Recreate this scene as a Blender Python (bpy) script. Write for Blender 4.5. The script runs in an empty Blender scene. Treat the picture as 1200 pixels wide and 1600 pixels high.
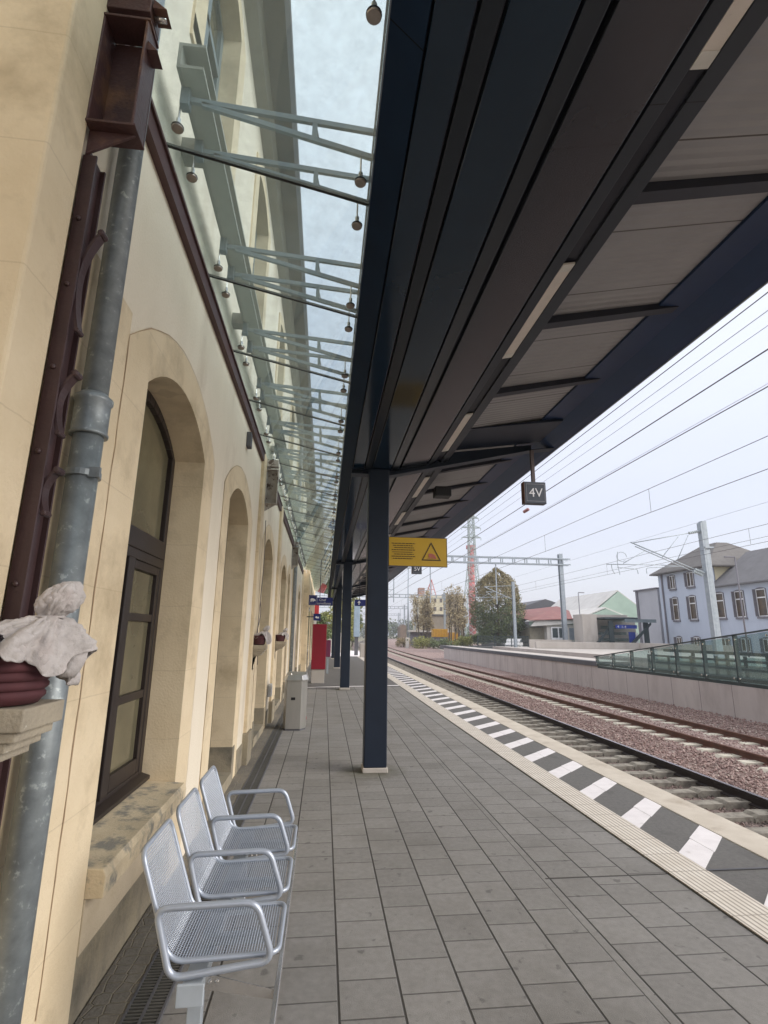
import bpy, bmesh, math, random
from mathutils import Vector, Matrix
R = math.radians
random.seed(7)
S = bpy.context.scene
COL = S.collection

# ------------------------------------------------------------------ camera
H = 1.8
cd = bpy.data.cameras.new('camera'); cam = bpy.data.objects.new('camera', cd); COL.objects.link(cam)
cd.sensor_fit = 'HORIZONTAL'; cd.sensor_width = 36; cd.lens = 813.934/1200*36
cd.clip_start = 0.05; cd.clip_end = 5000
ya, pi_, ro = 0.10914217, 0.23031586, -0.01183997
fwd = Vector((math.sin(ya)*math.cos(pi_), math.cos(ya)*math.cos(pi_), math.sin(pi_)))
rt = Vector((math.cos(ya), -math.sin(ya), 0)); dn = fwd.cross(rt)
r2 = math.cos(ro)*rt+math.sin(ro)*dn; d2 = -math.sin(ro)*rt+math.cos(ro)*dn
cam.matrix_world = Matrix(((r2.x, -d2.x, -fwd.x, 0), (r2.y, -d2.y, -fwd.y, 0), (r2.z, -d2.z, -fwd.z, H), (0, 0, 0, 1)))
S.camera = cam

# ------------------------------------------------------------------ sky and sun (overcast)
SUN_EL, SUN_AZ = R(27), R(112)      # azimuth clockwise from +Y (track side, behind the camera)
w = bpy.data.worlds.new('World'); S.world = w; w.use_nodes = True
nt = w.node_tree; nt.nodes.clear()
def N(nt, t, **k):
    n = nt.nodes.new(t)
    for a, b in k.items():
        if a.startswith('i_'):
            key = a[2:]
            n.inputs[int(key) if key.isdigit() else key.replace('_', ' ')].default_value = b
        else: setattr(n, a, b)
    return n
sky = N(nt, 'ShaderNodeTexSky', sky_type='NISHITA', sun_disc=False, sun_elevation=SUN_EL, sun_rotation=SUN_AZ)
bg1 = N(nt, 'ShaderNodeBackground', i_Strength=0.05)
tc = N(nt, 'ShaderNodeTexCoord'); sp = N(nt, 'ShaderNodeSeparateXYZ')
ramp = N(nt, 'ShaderNodeValToRGB')
ramp.color_ramp.elements[0].position = 0.0; ramp.color_ramp.elements[0].color = (0.47, 0.46, 0.495, 1)
ramp.color_ramp.elements[1].position = 1.0; ramp.color_ramp.elements[1].color = (1.15, 1.13, 1.1, 1)
e = ramp.color_ramp.elements.new(0.18); e.color = (0.485, 0.475, 0.535, 1)
e = ramp.color_ramp.elements.new(0.5); e.color = (0.65, 0.655, 0.72, 1)
nz = N(nt, 'ShaderNodeTexNoise', i_Scale=2.2, i_Detail=4.0)
mp = N(nt, 'ShaderNodeMapping'); mp.inputs['Scale'].default_value = (1, 1, 3)
mr = N(nt, 'ShaderNodeMapRange'); mr.inputs[3].default_value = 0.93; mr.inputs[4].default_value = 1.07
vm = N(nt, 'ShaderNodeVectorMath', operation='SCALE')
bg2 = N(nt, 'ShaderNodeBackground', i_Strength=0.90); add = N(nt, 'ShaderNodeAddShader'); wo = N(nt, 'ShaderNodeOutputWorld')
L = nt.links.new
L(sky.outputs[0], bg1.inputs[0]); L(tc.outputs['Generated'], sp.inputs[0]); L(sp.outputs['Z'], ramp.inputs[0])
L(tc.outputs['Generated'], mp.inputs[0]); L(mp.outputs[0], nz.inputs['Vector']); L(nz.outputs[0], mr.inputs[0])
L(ramp.outputs[0], vm.inputs[0]); L(mr.outputs[0], vm.inputs['Scale']); L(vm.outputs[0], bg2.inputs[0])
L(bg1.outputs[0], add.inputs[0]); L(bg2.outputs[0], add.inputs[1]); L(add.outputs[0], wo.inputs[0])
sd = bpy.data.lights.new('sun', 'SUN'); sd.energy = 2.6; sd.angle = R(45); sd.color = (1.0, 0.95, 0.88)
so = bpy.data.objects.new('sun', sd); COL.objects.link(so)
dirv = Vector((math.sin(SUN_AZ)*math.cos(SUN_EL), math.cos(SUN_AZ)*math.cos(SUN_EL), math.sin(SUN_EL)))
so.rotation_euler = (-dirv).to_track_quat('-Z', 'Y').to_euler(); so.location = (30, -30, 60)
S.view_settings.view_transform = 'Standard'; S.view_settings.look = 'None'
S.view_settings.exposure = 0.62; S.view_settings.gamma = 1
S.cycles.max_bounces = 8; S.cycles.transparent_max_bounces = 24

# ------------------------------------------------------------------ materials
MATS = {}
def mat(name, c1, c2=None, scale=4.0, rough=0.7, metal=0.0, bump=0.0, bscale=None, detail=6.0, lo=0.35, hi=0.65,
        spec=0.5, c3=None, s3=1.2, t3=(0.55, 0.7), stretch=(1, 1, 1)):
    """noise-mottled Principled: c1/c2 mixed by one noise, stains c3 by a second; positions are world positions"""
    m = bpy.data.materials.new(name); m.use_nodes = True; n = m.node_tree; b = n.nodes['Principled BSDF']
    b.inputs['Roughness'].default_value = rough; b.inputs['Metallic'].default_value = metal
    b.inputs['Specular IOR Level'].default_value = spec
    g = N(n, 'ShaderNodeNewGeometry'); mp = N(n, 'ShaderNodeMapping'); mp.inputs['Scale'].default_value = stretch
    n.links.new(g.outputs['Position'], mp.inputs[0])
    c2 = c2 or tuple(v*0.8 for v in c1)
    no = N(n, 'ShaderNodeTexNoise', i_Scale=scale, i_Detail=detail, i_Roughness=0.6); n.links.new(mp.outputs[0], no.inputs['Vector'])
    r = N(n, 'ShaderNodeValToRGB'); r.color_ramp.elements[0].position = lo; r.color_ramp.elements[1].position = hi
    r.color_ramp.elements[0].color = (*c1, 1); r.color_ramp.elements[1].color = (*c2, 1)
    n.links.new(no.outputs[0], r.inputs[0]); out = r.outputs[0]
    if c3:
        n3 = N(n, 'ShaderNodeTexNoise', i_Scale=s3, i_Detail=8.0, i_Roughness=0.65); n.links.new(mp.outputs[0], n3.inputs['Vector'])
        r3 = N(n, 'ShaderNodeMapRange'); r3.inputs[1].default_value = t3[0]; r3.inputs[2].default_value = t3[1]
        n.links.new(n3.outputs[0], r3.inputs[0])
        mx = N(n, 'ShaderNodeMix', data_type='RGBA'); n.links.new(r3.outputs[0], mx.inputs[0])
        n.links.new(out, mx.inputs[6]); mx.inputs[7].default_value = (*c3, 1); out = mx.outputs[2]
    n.links.new(out, b.inputs['Base Color'])
    if bump:
        nb = N(n, 'ShaderNodeTexNoise', i_Scale=bscale or scale*6, i_Detail=5.0); n.links.new(mp.outputs[0], nb.inputs['Vector'])
        bp = N(n, 'ShaderNodeBump', i_Strength=bump, i_Distance=0.01); n.links.new(nb.outputs[0], bp.inputs['Height'])
        n.links.new(bp.outputs[0], b.inputs['Normal'])
    MATS[name] = m
    return m
def basecolor(m):
    n = m.node_tree; b = n.nodes['Principled BSDF']; return n, b, b.inputs['Base Color'].links[0].from_socket
def mulmix(m, fac_socket, col):
    n, b, s = basecolor(m)
    mx = N(n, 'ShaderNodeMix', data_type='RGBA'); n.links.new(fac_socket, mx.inputs[0]); n.links.new(s, mx.inputs[6])
    mx.inputs[7].default_value = (*col, 1); n.links.new(mx.outputs[2], b.inputs['Base Color'])
def pos(n): 
    g = N(n, 'ShaderNodeNewGeometry'); s = N(n, 'ShaderNodeSeparateXYZ'); n.links.new(g.outputs['Position'], s.inputs[0]); return s
def M_(n, op, a, b=None, c=None):
    k = N(n, 'ShaderNodeMath', operation=op)
    for i, v in enumerate((a, b, c)):
        if v is None: continue
        if isinstance(v, (int, float)): k.inputs[i].default_value = v
        else: n.links.new(v, k.inputs[i])
    return k.outputs[0]
def line_mask(n, coord, period, offset, width):
    """1 on thin lines every period"""
    t = M_(n, 'SUBTRACT', coord, offset); t = M_(n, 'DIVIDE', t, period); t = M_(n, 'FRACT', M_(n, 'ADD', t, 100.5))
    t = M_(n, 'ABSOLUTE', M_(n, 'SUBTRACT', t, 0.5)); return M_(n, 'LESS_THAN', t, width/period/2)
def add_bump(m, sock, strength=0.5, dist=0.01, invert=True):
    n = m.node_tree; b = n.nodes['Principled BSDF']
    bp = N(n, 'ShaderNodeBump', i_Strength=strength, i_Distance=dist, invert=invert); n.links.new(sock, bp.inputs['Height'])
    if b.inputs['Normal'].links: n.links.new(b.inputs['Normal'].links[0].from_socket, bp.inputs['Normal'])
    n.links.new(bp.outputs[0], b.inputs['Normal'])

stone = mat('ochre_stone', (0.73, 0.605, 0.42), (0.67, 0.545, 0.365), 3.5, 0.9, bump=0.25, bscale=60, c3=(0.42, 0.33, 0.21), s3=2.2, t3=(0.5, 0.78))
wob = N(stone.node_tree, 'ShaderNodeTexNoise', i_Scale=3.0); sp_ = pos(stone.node_tree)
zz = M_(stone.node_tree, 'ADD', sp_.outputs[2], M_(stone.node_tree, 'MULTIPLY', M_(stone.node_tree, 'SUBTRACT', wob.outputs[0], 0.5), 0.02))
lm = line_mask(stone.node_tree, zz, 0.5, 3.5, 0.006); mulmix(stone, M_(stone.node_tree, 'MULTIPLY', lm, 0.2), (0.28, 0.2, 0.12)); add_bump(stone, lm, 0.15)
crack_m = mat('brown_crack', (0.34, 0.22, 0.13), (0.5, 0.38, 0.25), 6, 0.95)
plaster = mat('cream_plaster', (0.81, 0.725, 0.59), (0.75, 0.665, 0.53), 1.5, 0.92, bump=0.35, bscale=90, c3=(0.46, 0.37, 0.27), s3=0.9, t3=(0.56, 0.8), stretch=(1, 1, 0.45))
apron_m = mat('apron_plaster', (0.60, 0.50, 0.37), (0.52, 0.43, 0.30), 2.5, 0.9, bump=0.3, bscale=80)
plinth_m = mat('weathered_plinth', (0.26, 0.225, 0.17), (0.34, 0.29, 0.20), 3.0, 0.95, bump=0.6, bscale=50, c3=(0.12, 0.11, 0.085), s3=2.0, t3=(0.5, 0.7))
sill_m = mat('sill_stone', (0.66, 0.55, 0.38), (0.56, 0.46, 0.31), 6.0, 0.9, bump=0.3, bscale=60, c3=(0.27, 0.25, 0.21), s3=7.0, t3=(0.5, 0.62))
shelf_m = mat('grey_stone', (0.38, 0.33, 0.25), (0.30, 0.26, 0.20), 6.0, 0.9, bump=0.7, bscale=50, c3=(0.6, 0.56, 0.47), s3=30.0, t3=(0.66, 0.7))
frame_m = mat('brown_frame', (0.024, 0.016, 0.014), (0.017, 0.011, 0.010), 8, 0.45)
pane_m = mat('window_pane', (0.175, 0.155, 0.095), (0.085, 0.078, 0.052), 0.9, 0.06, spec=0.6)
curt_m = mat('door_red_brown', (0.11, 0.04, 0.03), (0.07, 0.03, 0.024), 4, 0.5)
iron_m = mat('painted_iron', (0.085, 0.038, 0.036), (0.065, 0.03, 0.03), 10, 0.5, bump=0.3, bscale=70, c3=(0.21, 0.105, 0.055), s3=4.0, t3=(0.52, 0.68))
iron_plain = mat('maroon_iron', (0.058, 0.029, 0.029), (0.043, 0.022, 0.023), 6, 0.45, bump=0.15, bscale=60, c3=(0.2, 0.12, 0.1), s3=18.0, t3=(0.68, 0.72))
peel_m = mat('peeling_iron', (0.50, 0.47, 0.43), (0.35, 0.31, 0.27), 6, 0.7, bump=0.4, bscale=50, c3=(0.10, 0.07, 0.055), s3=9.0, t3=(0.54, 0.6))
trim_m = mat('maroon_trim', (0.085, 0.036, 0.033), (0.065, 0.028, 0.026), 3, 0.5)
zinc = mat('galvanised_zinc', (0.18, 0.20, 0.21), (0.26, 0.29, 0.30), 14, 0.45, metal=0.35, bump=0.12, bscale=30, c3=(0.42, 0.46, 0.46), s3=28.0, t3=(0.6, 0.68))
mast_m = mat('galvanised_steel', (0.30, 0.34, 0.38), (0.38, 0.42, 0.45), 6, 0.5, metal=0.3)
navy = mat('navy_paint', (0.013, 0.021, 0.038), (0.011, 0.017, 0.031), 3, 0.45, spec=0.3, bump=0.03, bscale=8)
fascia_m = mat('navy_fascia', (0.008, 0.019, 0.042), (0.007, 0.015, 0.034), 3, 0.6, spec=0.05)
navy_gl = mat('navy_panel', (0.009, 0.022, 0.042), (0.008, 0.018, 0.034), 2, 0.12, spec=0.45, bump=0.04, bscale=1.6)
brown_gl = mat('bronze_panel', (0.021, 0.026, 0.035), (0.018, 0.022, 0.030), 2, 0.2, spec=0.6, bump=0.05, bscale=1.6)
char_p = mat('charcoal_panel', (0.009, 0.014, 0.023), (0.008, 0.012, 0.019), 2, 0.3, spec=0.4, bump=0.03, bscale=2)
chan_m = mat('channel_grey', (0.024, 0.029, 0.038), (0.020, 0.025, 0.033), 2, 0.45, spec=0.3)
deck_m = mat('corrugated_deck', (0.31, 0.305, 0.31), (0.27, 0.265, 0.27), 1.5, 0.5, bump=0.02, spec=0.3)
dn_ = deck_m.node_tree; s_ = pos(dn_); cw = M_(dn_, 'FRACT', M_(dn_, 'MULTIPLY', s_.outputs[1], 12.5))
cw = M_(dn_, 'SMOOTH_MIN', cw, M_(dn_, 'SUBTRACT', 1.0, cw), 0.2); add_bump(deck_m, cw, 0.5, 0.03, False)
mulmix(deck_m, line_mask(dn_, s_.outputs[1], 0.72, 0.1, 0.012), (0.08, 0.07, 0.065))
edge_b = mat('blue_edge', (0.014, 0.034, 0.090), (0.012, 0.029, 0.076), 2, 0.4, spec=0.3)  # dark blue band along the outer edge of the grey underside
purl_m = mat('dark_purlin', (0.011, 0.013, 0.024), (0.009, 0.010, 0.019), 3, 0.5)
diff_m = mat('light_diffuser', (0.62, 0.56, 0.5), (0.55, 0.50, 0.45), 6, 0.5, c3=(0.3, 0.26, 0.22), s3=22.0, t3=(0.66, 0.72))
diff2 = mat('pale_end_cap', (0.62, 0.60, 0.55), None, 6, 0.5)
steel_g = mat('green_grey_steel', (0.17, 0.21, 0.225), (0.14, 0.175, 0.19), 3, 0.5)
beam_gm = mat('grey_channel_steel', (0.30, 0.295, 0.25), (0.25, 0.25, 0.21), 3, 0.6)
inox = mat('stainless', (0.68, 0.66, 0.63), (0.58, 0.56, 0.54), 12, 0.25, metal=0.85)
knob_m = mat('spider_disc', (0.36, 0.31, 0.28), (0.28, 0.25, 0.22), 20, 0.3, metal=0.8)
rubber = mat('black_rubber', (0.01, 0.01, 0.012), None, 4, 0.6)
bin_m = mat('brushed_bin_steel', (0.42, 0.41, 0.38), (0.50, 0.48, 0.45), 3, 0.33, metal=0.75, stretch=(1, 1, 0.3))
seat_m = mat('silver_paint', (0.42, 0.46, 0.53), (0.38, 0.42, 0.49), 8, 0.35, metal=0.35, spec=0.6)
leg_m = mat('pale_grey_paint', (0.40, 0.44, 0.48), None, 5, 0.45)
conc = mat('concrete', (0.50, 0.46, 0.42), (0.44, 0.40, 0.36), 1.2, 0.9, bump=0.2, bscale=40, c3=(0.36, 0.32, 0.28), s3=0.8, t3=(0.55, 0.75), stretch=(1, 1, 0.4))
concp = mat('precast_wall', (0.56, 0.51, 0.48), (0.48, 0.43, 0.41), 1.0, 0.9, bump=0.2, bscale=40, c3=(0.38, 0.33, 0.31), s3=1.1, t3=(0.53, 0.75), stretch=(1, 1, 0.35))
cn = concp.node_tree; mulmix(concp, line_mask(cn, pos(cn).outputs[1], 1.53, 16.44, 0.025), (0.2, 0.17, 0.16))
cap_m = mat('dark_coping', (0.11, 0.11, 0.12), (0.09, 0.09, 0.1), 3, 0.8)
asphalt = mat('fine_asphalt', (0.145, 0.14, 0.132), (0.115, 0.11, 0.105), 30, 0.9, bump=0.4, bscale=160, c3=(0.085, 0.082, 0.078), s3=1.5, t3=(0.55, 0.75))
edge_m = mat('edge_concrete', (0.60, 0.54, 0.455), (0.52, 0.46, 0.38), 3, 0.9, bump=0.4, bscale=120, c3=(0.36, 0.30, 0.23), s3=1.6, t3=(0.55, 0.75))
white_p = mat('white_marking', (0.80, 0.76, 0.76), (0.72, 0.68, 0.68), 6, 0.7, bump=0.2, bscale=60, c3=(0.5, 0.46, 0.44), s3=9.0, t3=(0.6, 0.75))
tact = mat('tactile_concrete', (0.72, 0.665, 0.59), (0.64, 0.58, 0.50), 5, 0.85, bump=0.2, bscale=80)
tn = tact.node_tree; tp = pos(tn)
mulmix(tact, M_(tn, 'MULTIPLY', line_mask(tn, tp.outputs[0], 0.0412, 2.77, 0.013), 0.75), (0.2, 0.17, 0.13)); mulmix(tact, M_(tn, 'MULTIPLY', line_mask(tn, tp.outputs[1], 0.33, 0.05, 0.012), 0.6), (0.25, 0.21, 0.17))
rail_side = mat('rusty_rail', (0.15, 0.068, 0.045), (0.11, 0.05, 0.035), 5, 0.7, bump=0.3, bscale=40)
rail_dark = mat('dark_rail', (0.022, 0.015, 0.016), (0.03, 0.02, 0.018), 5, 0.5)
rail_top = mat('polished_rail_head', (0.42, 0.36, 0.38), (0.35, 0.3, 0.3), 3, 0.25, metal=0.9)
sleep_m = mat('sleeper_concrete', (0.56, 0.52, 0.43), (0.46, 0.42, 0.34), 5, 0.9, bump=0.3, bscale=50)
sleep_old = mat('weathered_sleeper', (0.29, 0.265, 0.22), (0.19, 0.17, 0.14), 6, 0.95, bump=0.6, bscale=40, c3=(0.14, 0.12, 0.1), s3=6.0, t3=(0.5, 0.66))
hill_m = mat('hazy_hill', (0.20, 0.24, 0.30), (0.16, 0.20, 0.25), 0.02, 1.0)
ground_m = mat('rough_ground', (0.16, 0.16, 0.08), (0.24, 0.2, 0.13), 0.3, 1.0, bump=0.3, bscale=5)
bark = mat('bark', (0.13, 0.105, 0.075), (0.09, 0.07, 0.05), 5, 0.95)
blue_wall = mat('pale_blue_render', (0.50, 0.545, 0.63), (0.46, 0.505, 0.59), 0.6, 0.9, c3=(0.39, 0.43, 0.51), s3=0.5, t3=(0.5, 0.8), stretch=(1, 1, 0.3))
slate = mat('brown_slate', (0.12, 0.11, 0.105), (0.15, 0.14, 0.13), 1.5, 0.8, bump=0.3, bscale=8)
slate_g = mat('grey_slate', (0.15, 0.145, 0.15), (0.18, 0.175, 0.18), 1.5, 0.8)
eave_m = mat('eave_boarding', (0.10, 0.11, 0.12), (0.08, 0.09, 0.10), 1.5, 0.8)
surr_m = mat('grey_window_stone', (0.17, 0.165, 0.185), (0.2, 0.19, 0.21), 3, 0.9)
white_f = mat('white_frame', (0.8, 0.8, 0.8), None, 3, 0.5)
wood_c = mat('brown_curtain', (0.12, 0.085, 0.05), (0.05, 0.038, 0.035), 1.5, 0.3)
pale_y = mat('cream_render', (0.62, 0.56, 0.38), (0.54, 0.48, 0.33), 0.4, 0.9)
sign_blue = mat('blue_sign', (0.012, 0.022, 0.17), (0.011, 0.02, 0.15), 3, 0.4)
sign_white = mat('white_lettering', (0.8, 0.8, 0.82), (0.76, 0.76, 0.8), 3, 0.5)
sign_dark = mat('slate_blue_sign', (0.055, 0.065, 0.085), (0.05, 0.06, 0.08), 3, 0.45)
yel_m = mat('yellow_sign', (0.50, 0.31, 0.02), (0.44, 0.28, 0.025), 1.4, 0.4)
ink = mat('dark_lettering', (0.05, 0.03, 0.01), None, 3, 0.6)
pink_m = mat('pink_pictogram', (0.45, 0.13, 0.10), None, 3, 0.6)
red_m = mat('red_totem', (0.27, 0.006, 0.024), (0.24, 0.006, 0.02), 2, 0.4)
red_b = mat('bright_red', (0.45, 0.03, 0.03), (0.38, 0.03, 0.03), 2, 0.5)
rust_roof = mat('rusty_red_roof', (0.25, 0.10, 0.09), (0.20, 0.085, 0.08), 0.8, 0.8, c3=(0.34, 0.2, 0.16), s3=1.0, t3=(0.55, 0.7))
mint = mat('mint_render', (0.38, 0.49, 0.41), (0.33, 0.43, 0.36), 0.6, 0.9)
offw = mat('off_white_render', (0.58, 0.55, 0.5), (0.5, 0.47, 0.43), 0.8, 0.9)
silv = mat('pale_roof', (0.62, 0.60, 0.57), (0.52, 0.5, 0.47), 0.7, 0.7)
yell_c = mat('yellow_container', (0.62, 0.33, 0.02), None, 2, 0.6)
orange_c = mat('orange_container', (0.4, 0.13, 0.04), None, 2, 0.6)
pylon_m = mat('pylon_steel', (0.34, 0.40, 0.38), None, 1, 0.7)
chim_r = mat('chimney_red', (0.50, 0.13, 0.12), (0.44, 0.11, 0.10), 0.2, 0.8)
chim_w = mat('chimney_white', (0.66, 0.6, 0.58), None, 0.2, 0.8)
wire_m = mat('wire', (0.10, 0.085, 0.09), None, 3, 0.5)
wire_l = mat('pale_wire', (0.42, 0.42, 0.47), None, 3, 0.5)
fleece = mat('white_fleece', (0.52, 0.485, 0.47), (0.43, 0.395, 0.38), 9, 0.95, bump=0.5, bscale=60, c3=(0.44, 0.38, 0.36), s3=7.0, t3=(0.52, 0.7))
pot_m = mat('maroon_planter', (0.085, 0.022, 0.027), (0.06, 0.017, 0.021), 8, 0.8, bump=0.1)
dead_m = mat('dark_foliage', (0.02, 0.018, 0.022), (0.035, 0.025, 0.03), 12, 0.9)
leafs = {
 'green': mat('dark_green_leaf', (0.09, 0.12, 0.055), (0.12, 0.145, 0.07), 1.0, 0.8),
 'ochre': mat('autumn_leaf', (0.21, 0.16, 0.08), (0.28, 0.20, 0.09), 1.0, 0.8),
 'yellow': mat('yellow_green_leaf', (0.26, 0.28, 0.08), (0.34, 0.33, 0.12), 1.0, 0.8),
 'fresh': mat('fresh_leaf', (0.14, 0.18, 0.075), (0.17, 0.21, 0.09), 1.0, 0.8),
 'ochre2': mat('olive_brown_leaf', (0.26, 0.22, 0.12), (0.33, 0.28, 0.15), 1.0, 0.8),
 'bare': mat('twig', (0.34, 0.28, 0.17), (0.42, 0.34, 0.2), 1.0, 0.9)}
# paving: joints every .32 m across and .29 m along, staggered row by row, each slab with its own tone
pav = mat('concrete_paving', (0.255, 0.243, 0.228), (0.215, 0.205, 0.192), 22, 0.85, bump=0.35, bscale=170, c3=(0.16, 0.15, 0.133), s3=1.1, t3=(0.47, 0.8))
n = pav.node_tree; p_ = pos(n)
xr = M_(n, 'DIVIDE', M_(n, 'SUBTRACT', p_.outputs[0], 0.14), 0.321)
east = M_(n, 'GREATER_THAN', p_.outputs[0], 1.745)
xr = M_(n, 'SUBTRACT', xr, M_(n, 'MULTIPLY', east, 0.10))
row = M_(n, 'FLOOR', M_(n, 'ADD', xr, 100.0)); fx = M_(n, 'FRACT', M_(n, 'ADD', xr, 100.0))
stag = M_(n, 'FRACT', M_(n, 'MULTIPLY', row, 0.47))
yr = M_(n, 'ADD', M_(n, 'DIVIDE', M_(n, 'SUBTRACT', p_.outputs[1], 0.05), 0.293), M_(n, 'ADD', stag, 100.0))
cell = M_(n, 'FLOOR', yr); fy = M_(n, 'FRACT', yr)
jx = M_(n, 'MINIMUM', fx, M_(n, 'SUBTRACT', 1.0, fx)); jy = M_(n, 'MINIMUM', fy, M_(n, 'SUBTRACT', 1.0, fy))
def soft(n, v, a, b):
    r = N(n, 'ShaderNodeMapRange'); r.inputs[1].default_value = a; r.inputs[2].default_value = b; r.inputs[3].default_value = 1; r.inputs[4].default_value = 0
    n.links.new(v, r.inputs[0]); return r.outputs[0]
jm = M_(n, 'MAXIMUM', soft(n, jx, 0.009, 0.027), M_(n, 'MULTIPLY', soft(n, jy, 0.007, 0.022), 0.75))
strip = M_(n, 'MULTIPLY', M_(n, 'GREATER_THAN', p_.outputs[0], 1.715), M_(n, 'LESS_THAN', p_.outputs[0], 1.765))
jm = M_(n, 'MULTIPLY', jm, M_(n, 'SUBTRACT', 1.0, strip))
sl = M_(n, 'ABSOLUTE', M_(n, 'SUBTRACT', p_.outputs[0], 1.715)); jm = M_(n, 'MAXIMUM', jm, M_(n, 'MULTIPLY', soft(n, sl, 0.002, 0.006), 0.7))
cross = M_(n, 'ABSOLUTE', M_(n, 'SUBTRACT', p_.outputs[1], 4.335)); jm = M_(n, 'MAXIMUM', jm, M_(n, 'MULTIPLY', soft(n, cross, 0.006, 0.012), M_(n, 'GREATER_THAN', p_.outputs[0], 1.745)))
cv = N(n, 'ShaderNodeCombineXYZ'); n.links.new(row, cv.inputs[0]); n.links.new(cell, cv.inputs[1])
wn = N(n, 'ShaderNodeTexWhiteNoise', noise_dimensions='2D'); n.links.new(cv.outputs[0], wn.inputs['Vector'])
_, b_, s0 = basecolor(pav)
tone = N(n, 'ShaderNodeMapRange'); tone.inputs[3].default_value = 0.91; tone.inputs[4].default_value = 1.07; n.links.new(wn.outputs[0], tone.inputs[0])
sc_ = N(n, 'ShaderNodeVectorMath', operation='SCALE'); n.links.new(s0, sc_.inputs[0]); n.links.new(tone.outputs[0], sc_.inputs['Scale']); n.links.new(sc_.outputs[0], b_.inputs['Base Color'])
spk = N(n, 'ShaderNodeTexNoise', i_Scale=9.0, i_Detail=3.0); n.links.new(p_.inputs[0].links[0].from_socket, spk.inputs['Vector'])
spm = N(n, 'ShaderNodeMapRange'); spm.inputs[1].default_value = 0.655; spm.inputs[2].default_value = 0.71; n.links.new(spk.outputs[0], spm.inputs[0])
mulmix(pav, M_(n, 'MULTIPLY', spm.outputs[0], 0.6), (0.09, 0.085, 0.08))
mulmix(pav, M_(n, 'MULTIPLY', jm, 0.92), (0.025, 0.022, 0.018)); add_bump(pav, jm, 0.7, 0.006)
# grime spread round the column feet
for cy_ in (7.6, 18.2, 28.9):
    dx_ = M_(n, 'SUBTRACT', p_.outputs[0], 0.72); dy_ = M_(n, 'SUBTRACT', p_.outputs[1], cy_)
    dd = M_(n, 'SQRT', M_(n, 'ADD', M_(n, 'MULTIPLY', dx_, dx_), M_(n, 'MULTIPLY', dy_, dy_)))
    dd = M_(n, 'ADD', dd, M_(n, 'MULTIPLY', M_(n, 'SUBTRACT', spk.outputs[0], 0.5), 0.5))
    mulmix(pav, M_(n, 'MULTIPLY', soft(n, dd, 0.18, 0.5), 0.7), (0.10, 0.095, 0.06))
for m_, per, of_ in ((navy_gl, 3.0, 0.9), (brown_gl, 3.0, 2.1), (char_p, 3.0, 0.4), (chan_m, 2.66, 1.9), (fascia_m, 3.0, 1.7)):
    mulmix(m_, line_mask(m_.node_tree, pos(m_.node_tree).outputs[1], per, of_, 0.006), (0.002, 0.002, 0.002))
# cobbles
cob = mat('granite_setts', (0.21, 0.19, 0.16), (0.16, 0.145, 0.125), 9, 0.85, bump=0.5, bscale=60)
n = cob.node_tree; g = N(n, 'ShaderNodeNewGeometry'); vo = N(n, 'ShaderNodeTexVoronoi', feature='DISTANCE_TO_EDGE', i_Scale=12.5, i_Randomness=0.38); n.links.new(g.outputs[0], vo.inputs['Vector'])
cm = soft(n, vo.outputs[0], 0.02, 0.07); mulmix(cob, cm, (0.27, 0.24, 0.18)); add_bump(cob, cm, 0.8, 0.015)
# ballast: crushed stone tones per cell
def ballast(name, cols):
    m = bpy.data.materials.new(name); m.use_nodes = True; n = m.node_tree; b = n.nodes['Principled BSDF']; b.inputs['Roughness'].default_value = 0.95
    g = N(n, 'ShaderNodeNewGeometry'); v = N(n, 'ShaderNodeTexVoronoi', i_Scale=21.0); n.links.new(g.outputs[0], v.inputs['Vector'])
    s = N(n, 'ShaderNodeSeparateColor'); n.links.new(v.outputs['Color'], s.inputs[0]); r = N(n, 'ShaderNodeValToRGB'); n.links.new(s.outputs[0], r.inputs[0])
    r.color_ramp.elements[0].color = (*cols[0], 1); r.color_ramp.elements[1].color = (*cols[-1], 1)
    for i, c in enumerate(cols[1:-1]): e = r.color_ramp.elements.new((i+1)/(len(cols)-1)); e.color = (*c, 1)
    n.links.new(r.outputs[0], b.inputs['Base Color'])
    bp = N(n, 'ShaderNodeBump', i_Strength=1.0, i_Distance=0.03, invert=True); n.links.new(v.outputs['Distance'], bp.inputs['Height']); n.links.new(bp.outputs[0], b.inputs['Normal'])
    return m
bal = ballast('red_ballast', [(0.15, 0.095, 0.088), (0.28, 0.185, 0.165), (0.37, 0.27, 0.24), (0.22, 0.14, 0.125), (0.48, 0.40, 0.35)])
bal_g = ballast('grey_ballast', [(0.07, 0.055, 0.048), (0.17, 0.13, 0.115), (0.24, 0.17, 0.15), (0.10, 0.08, 0.07)])
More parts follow.
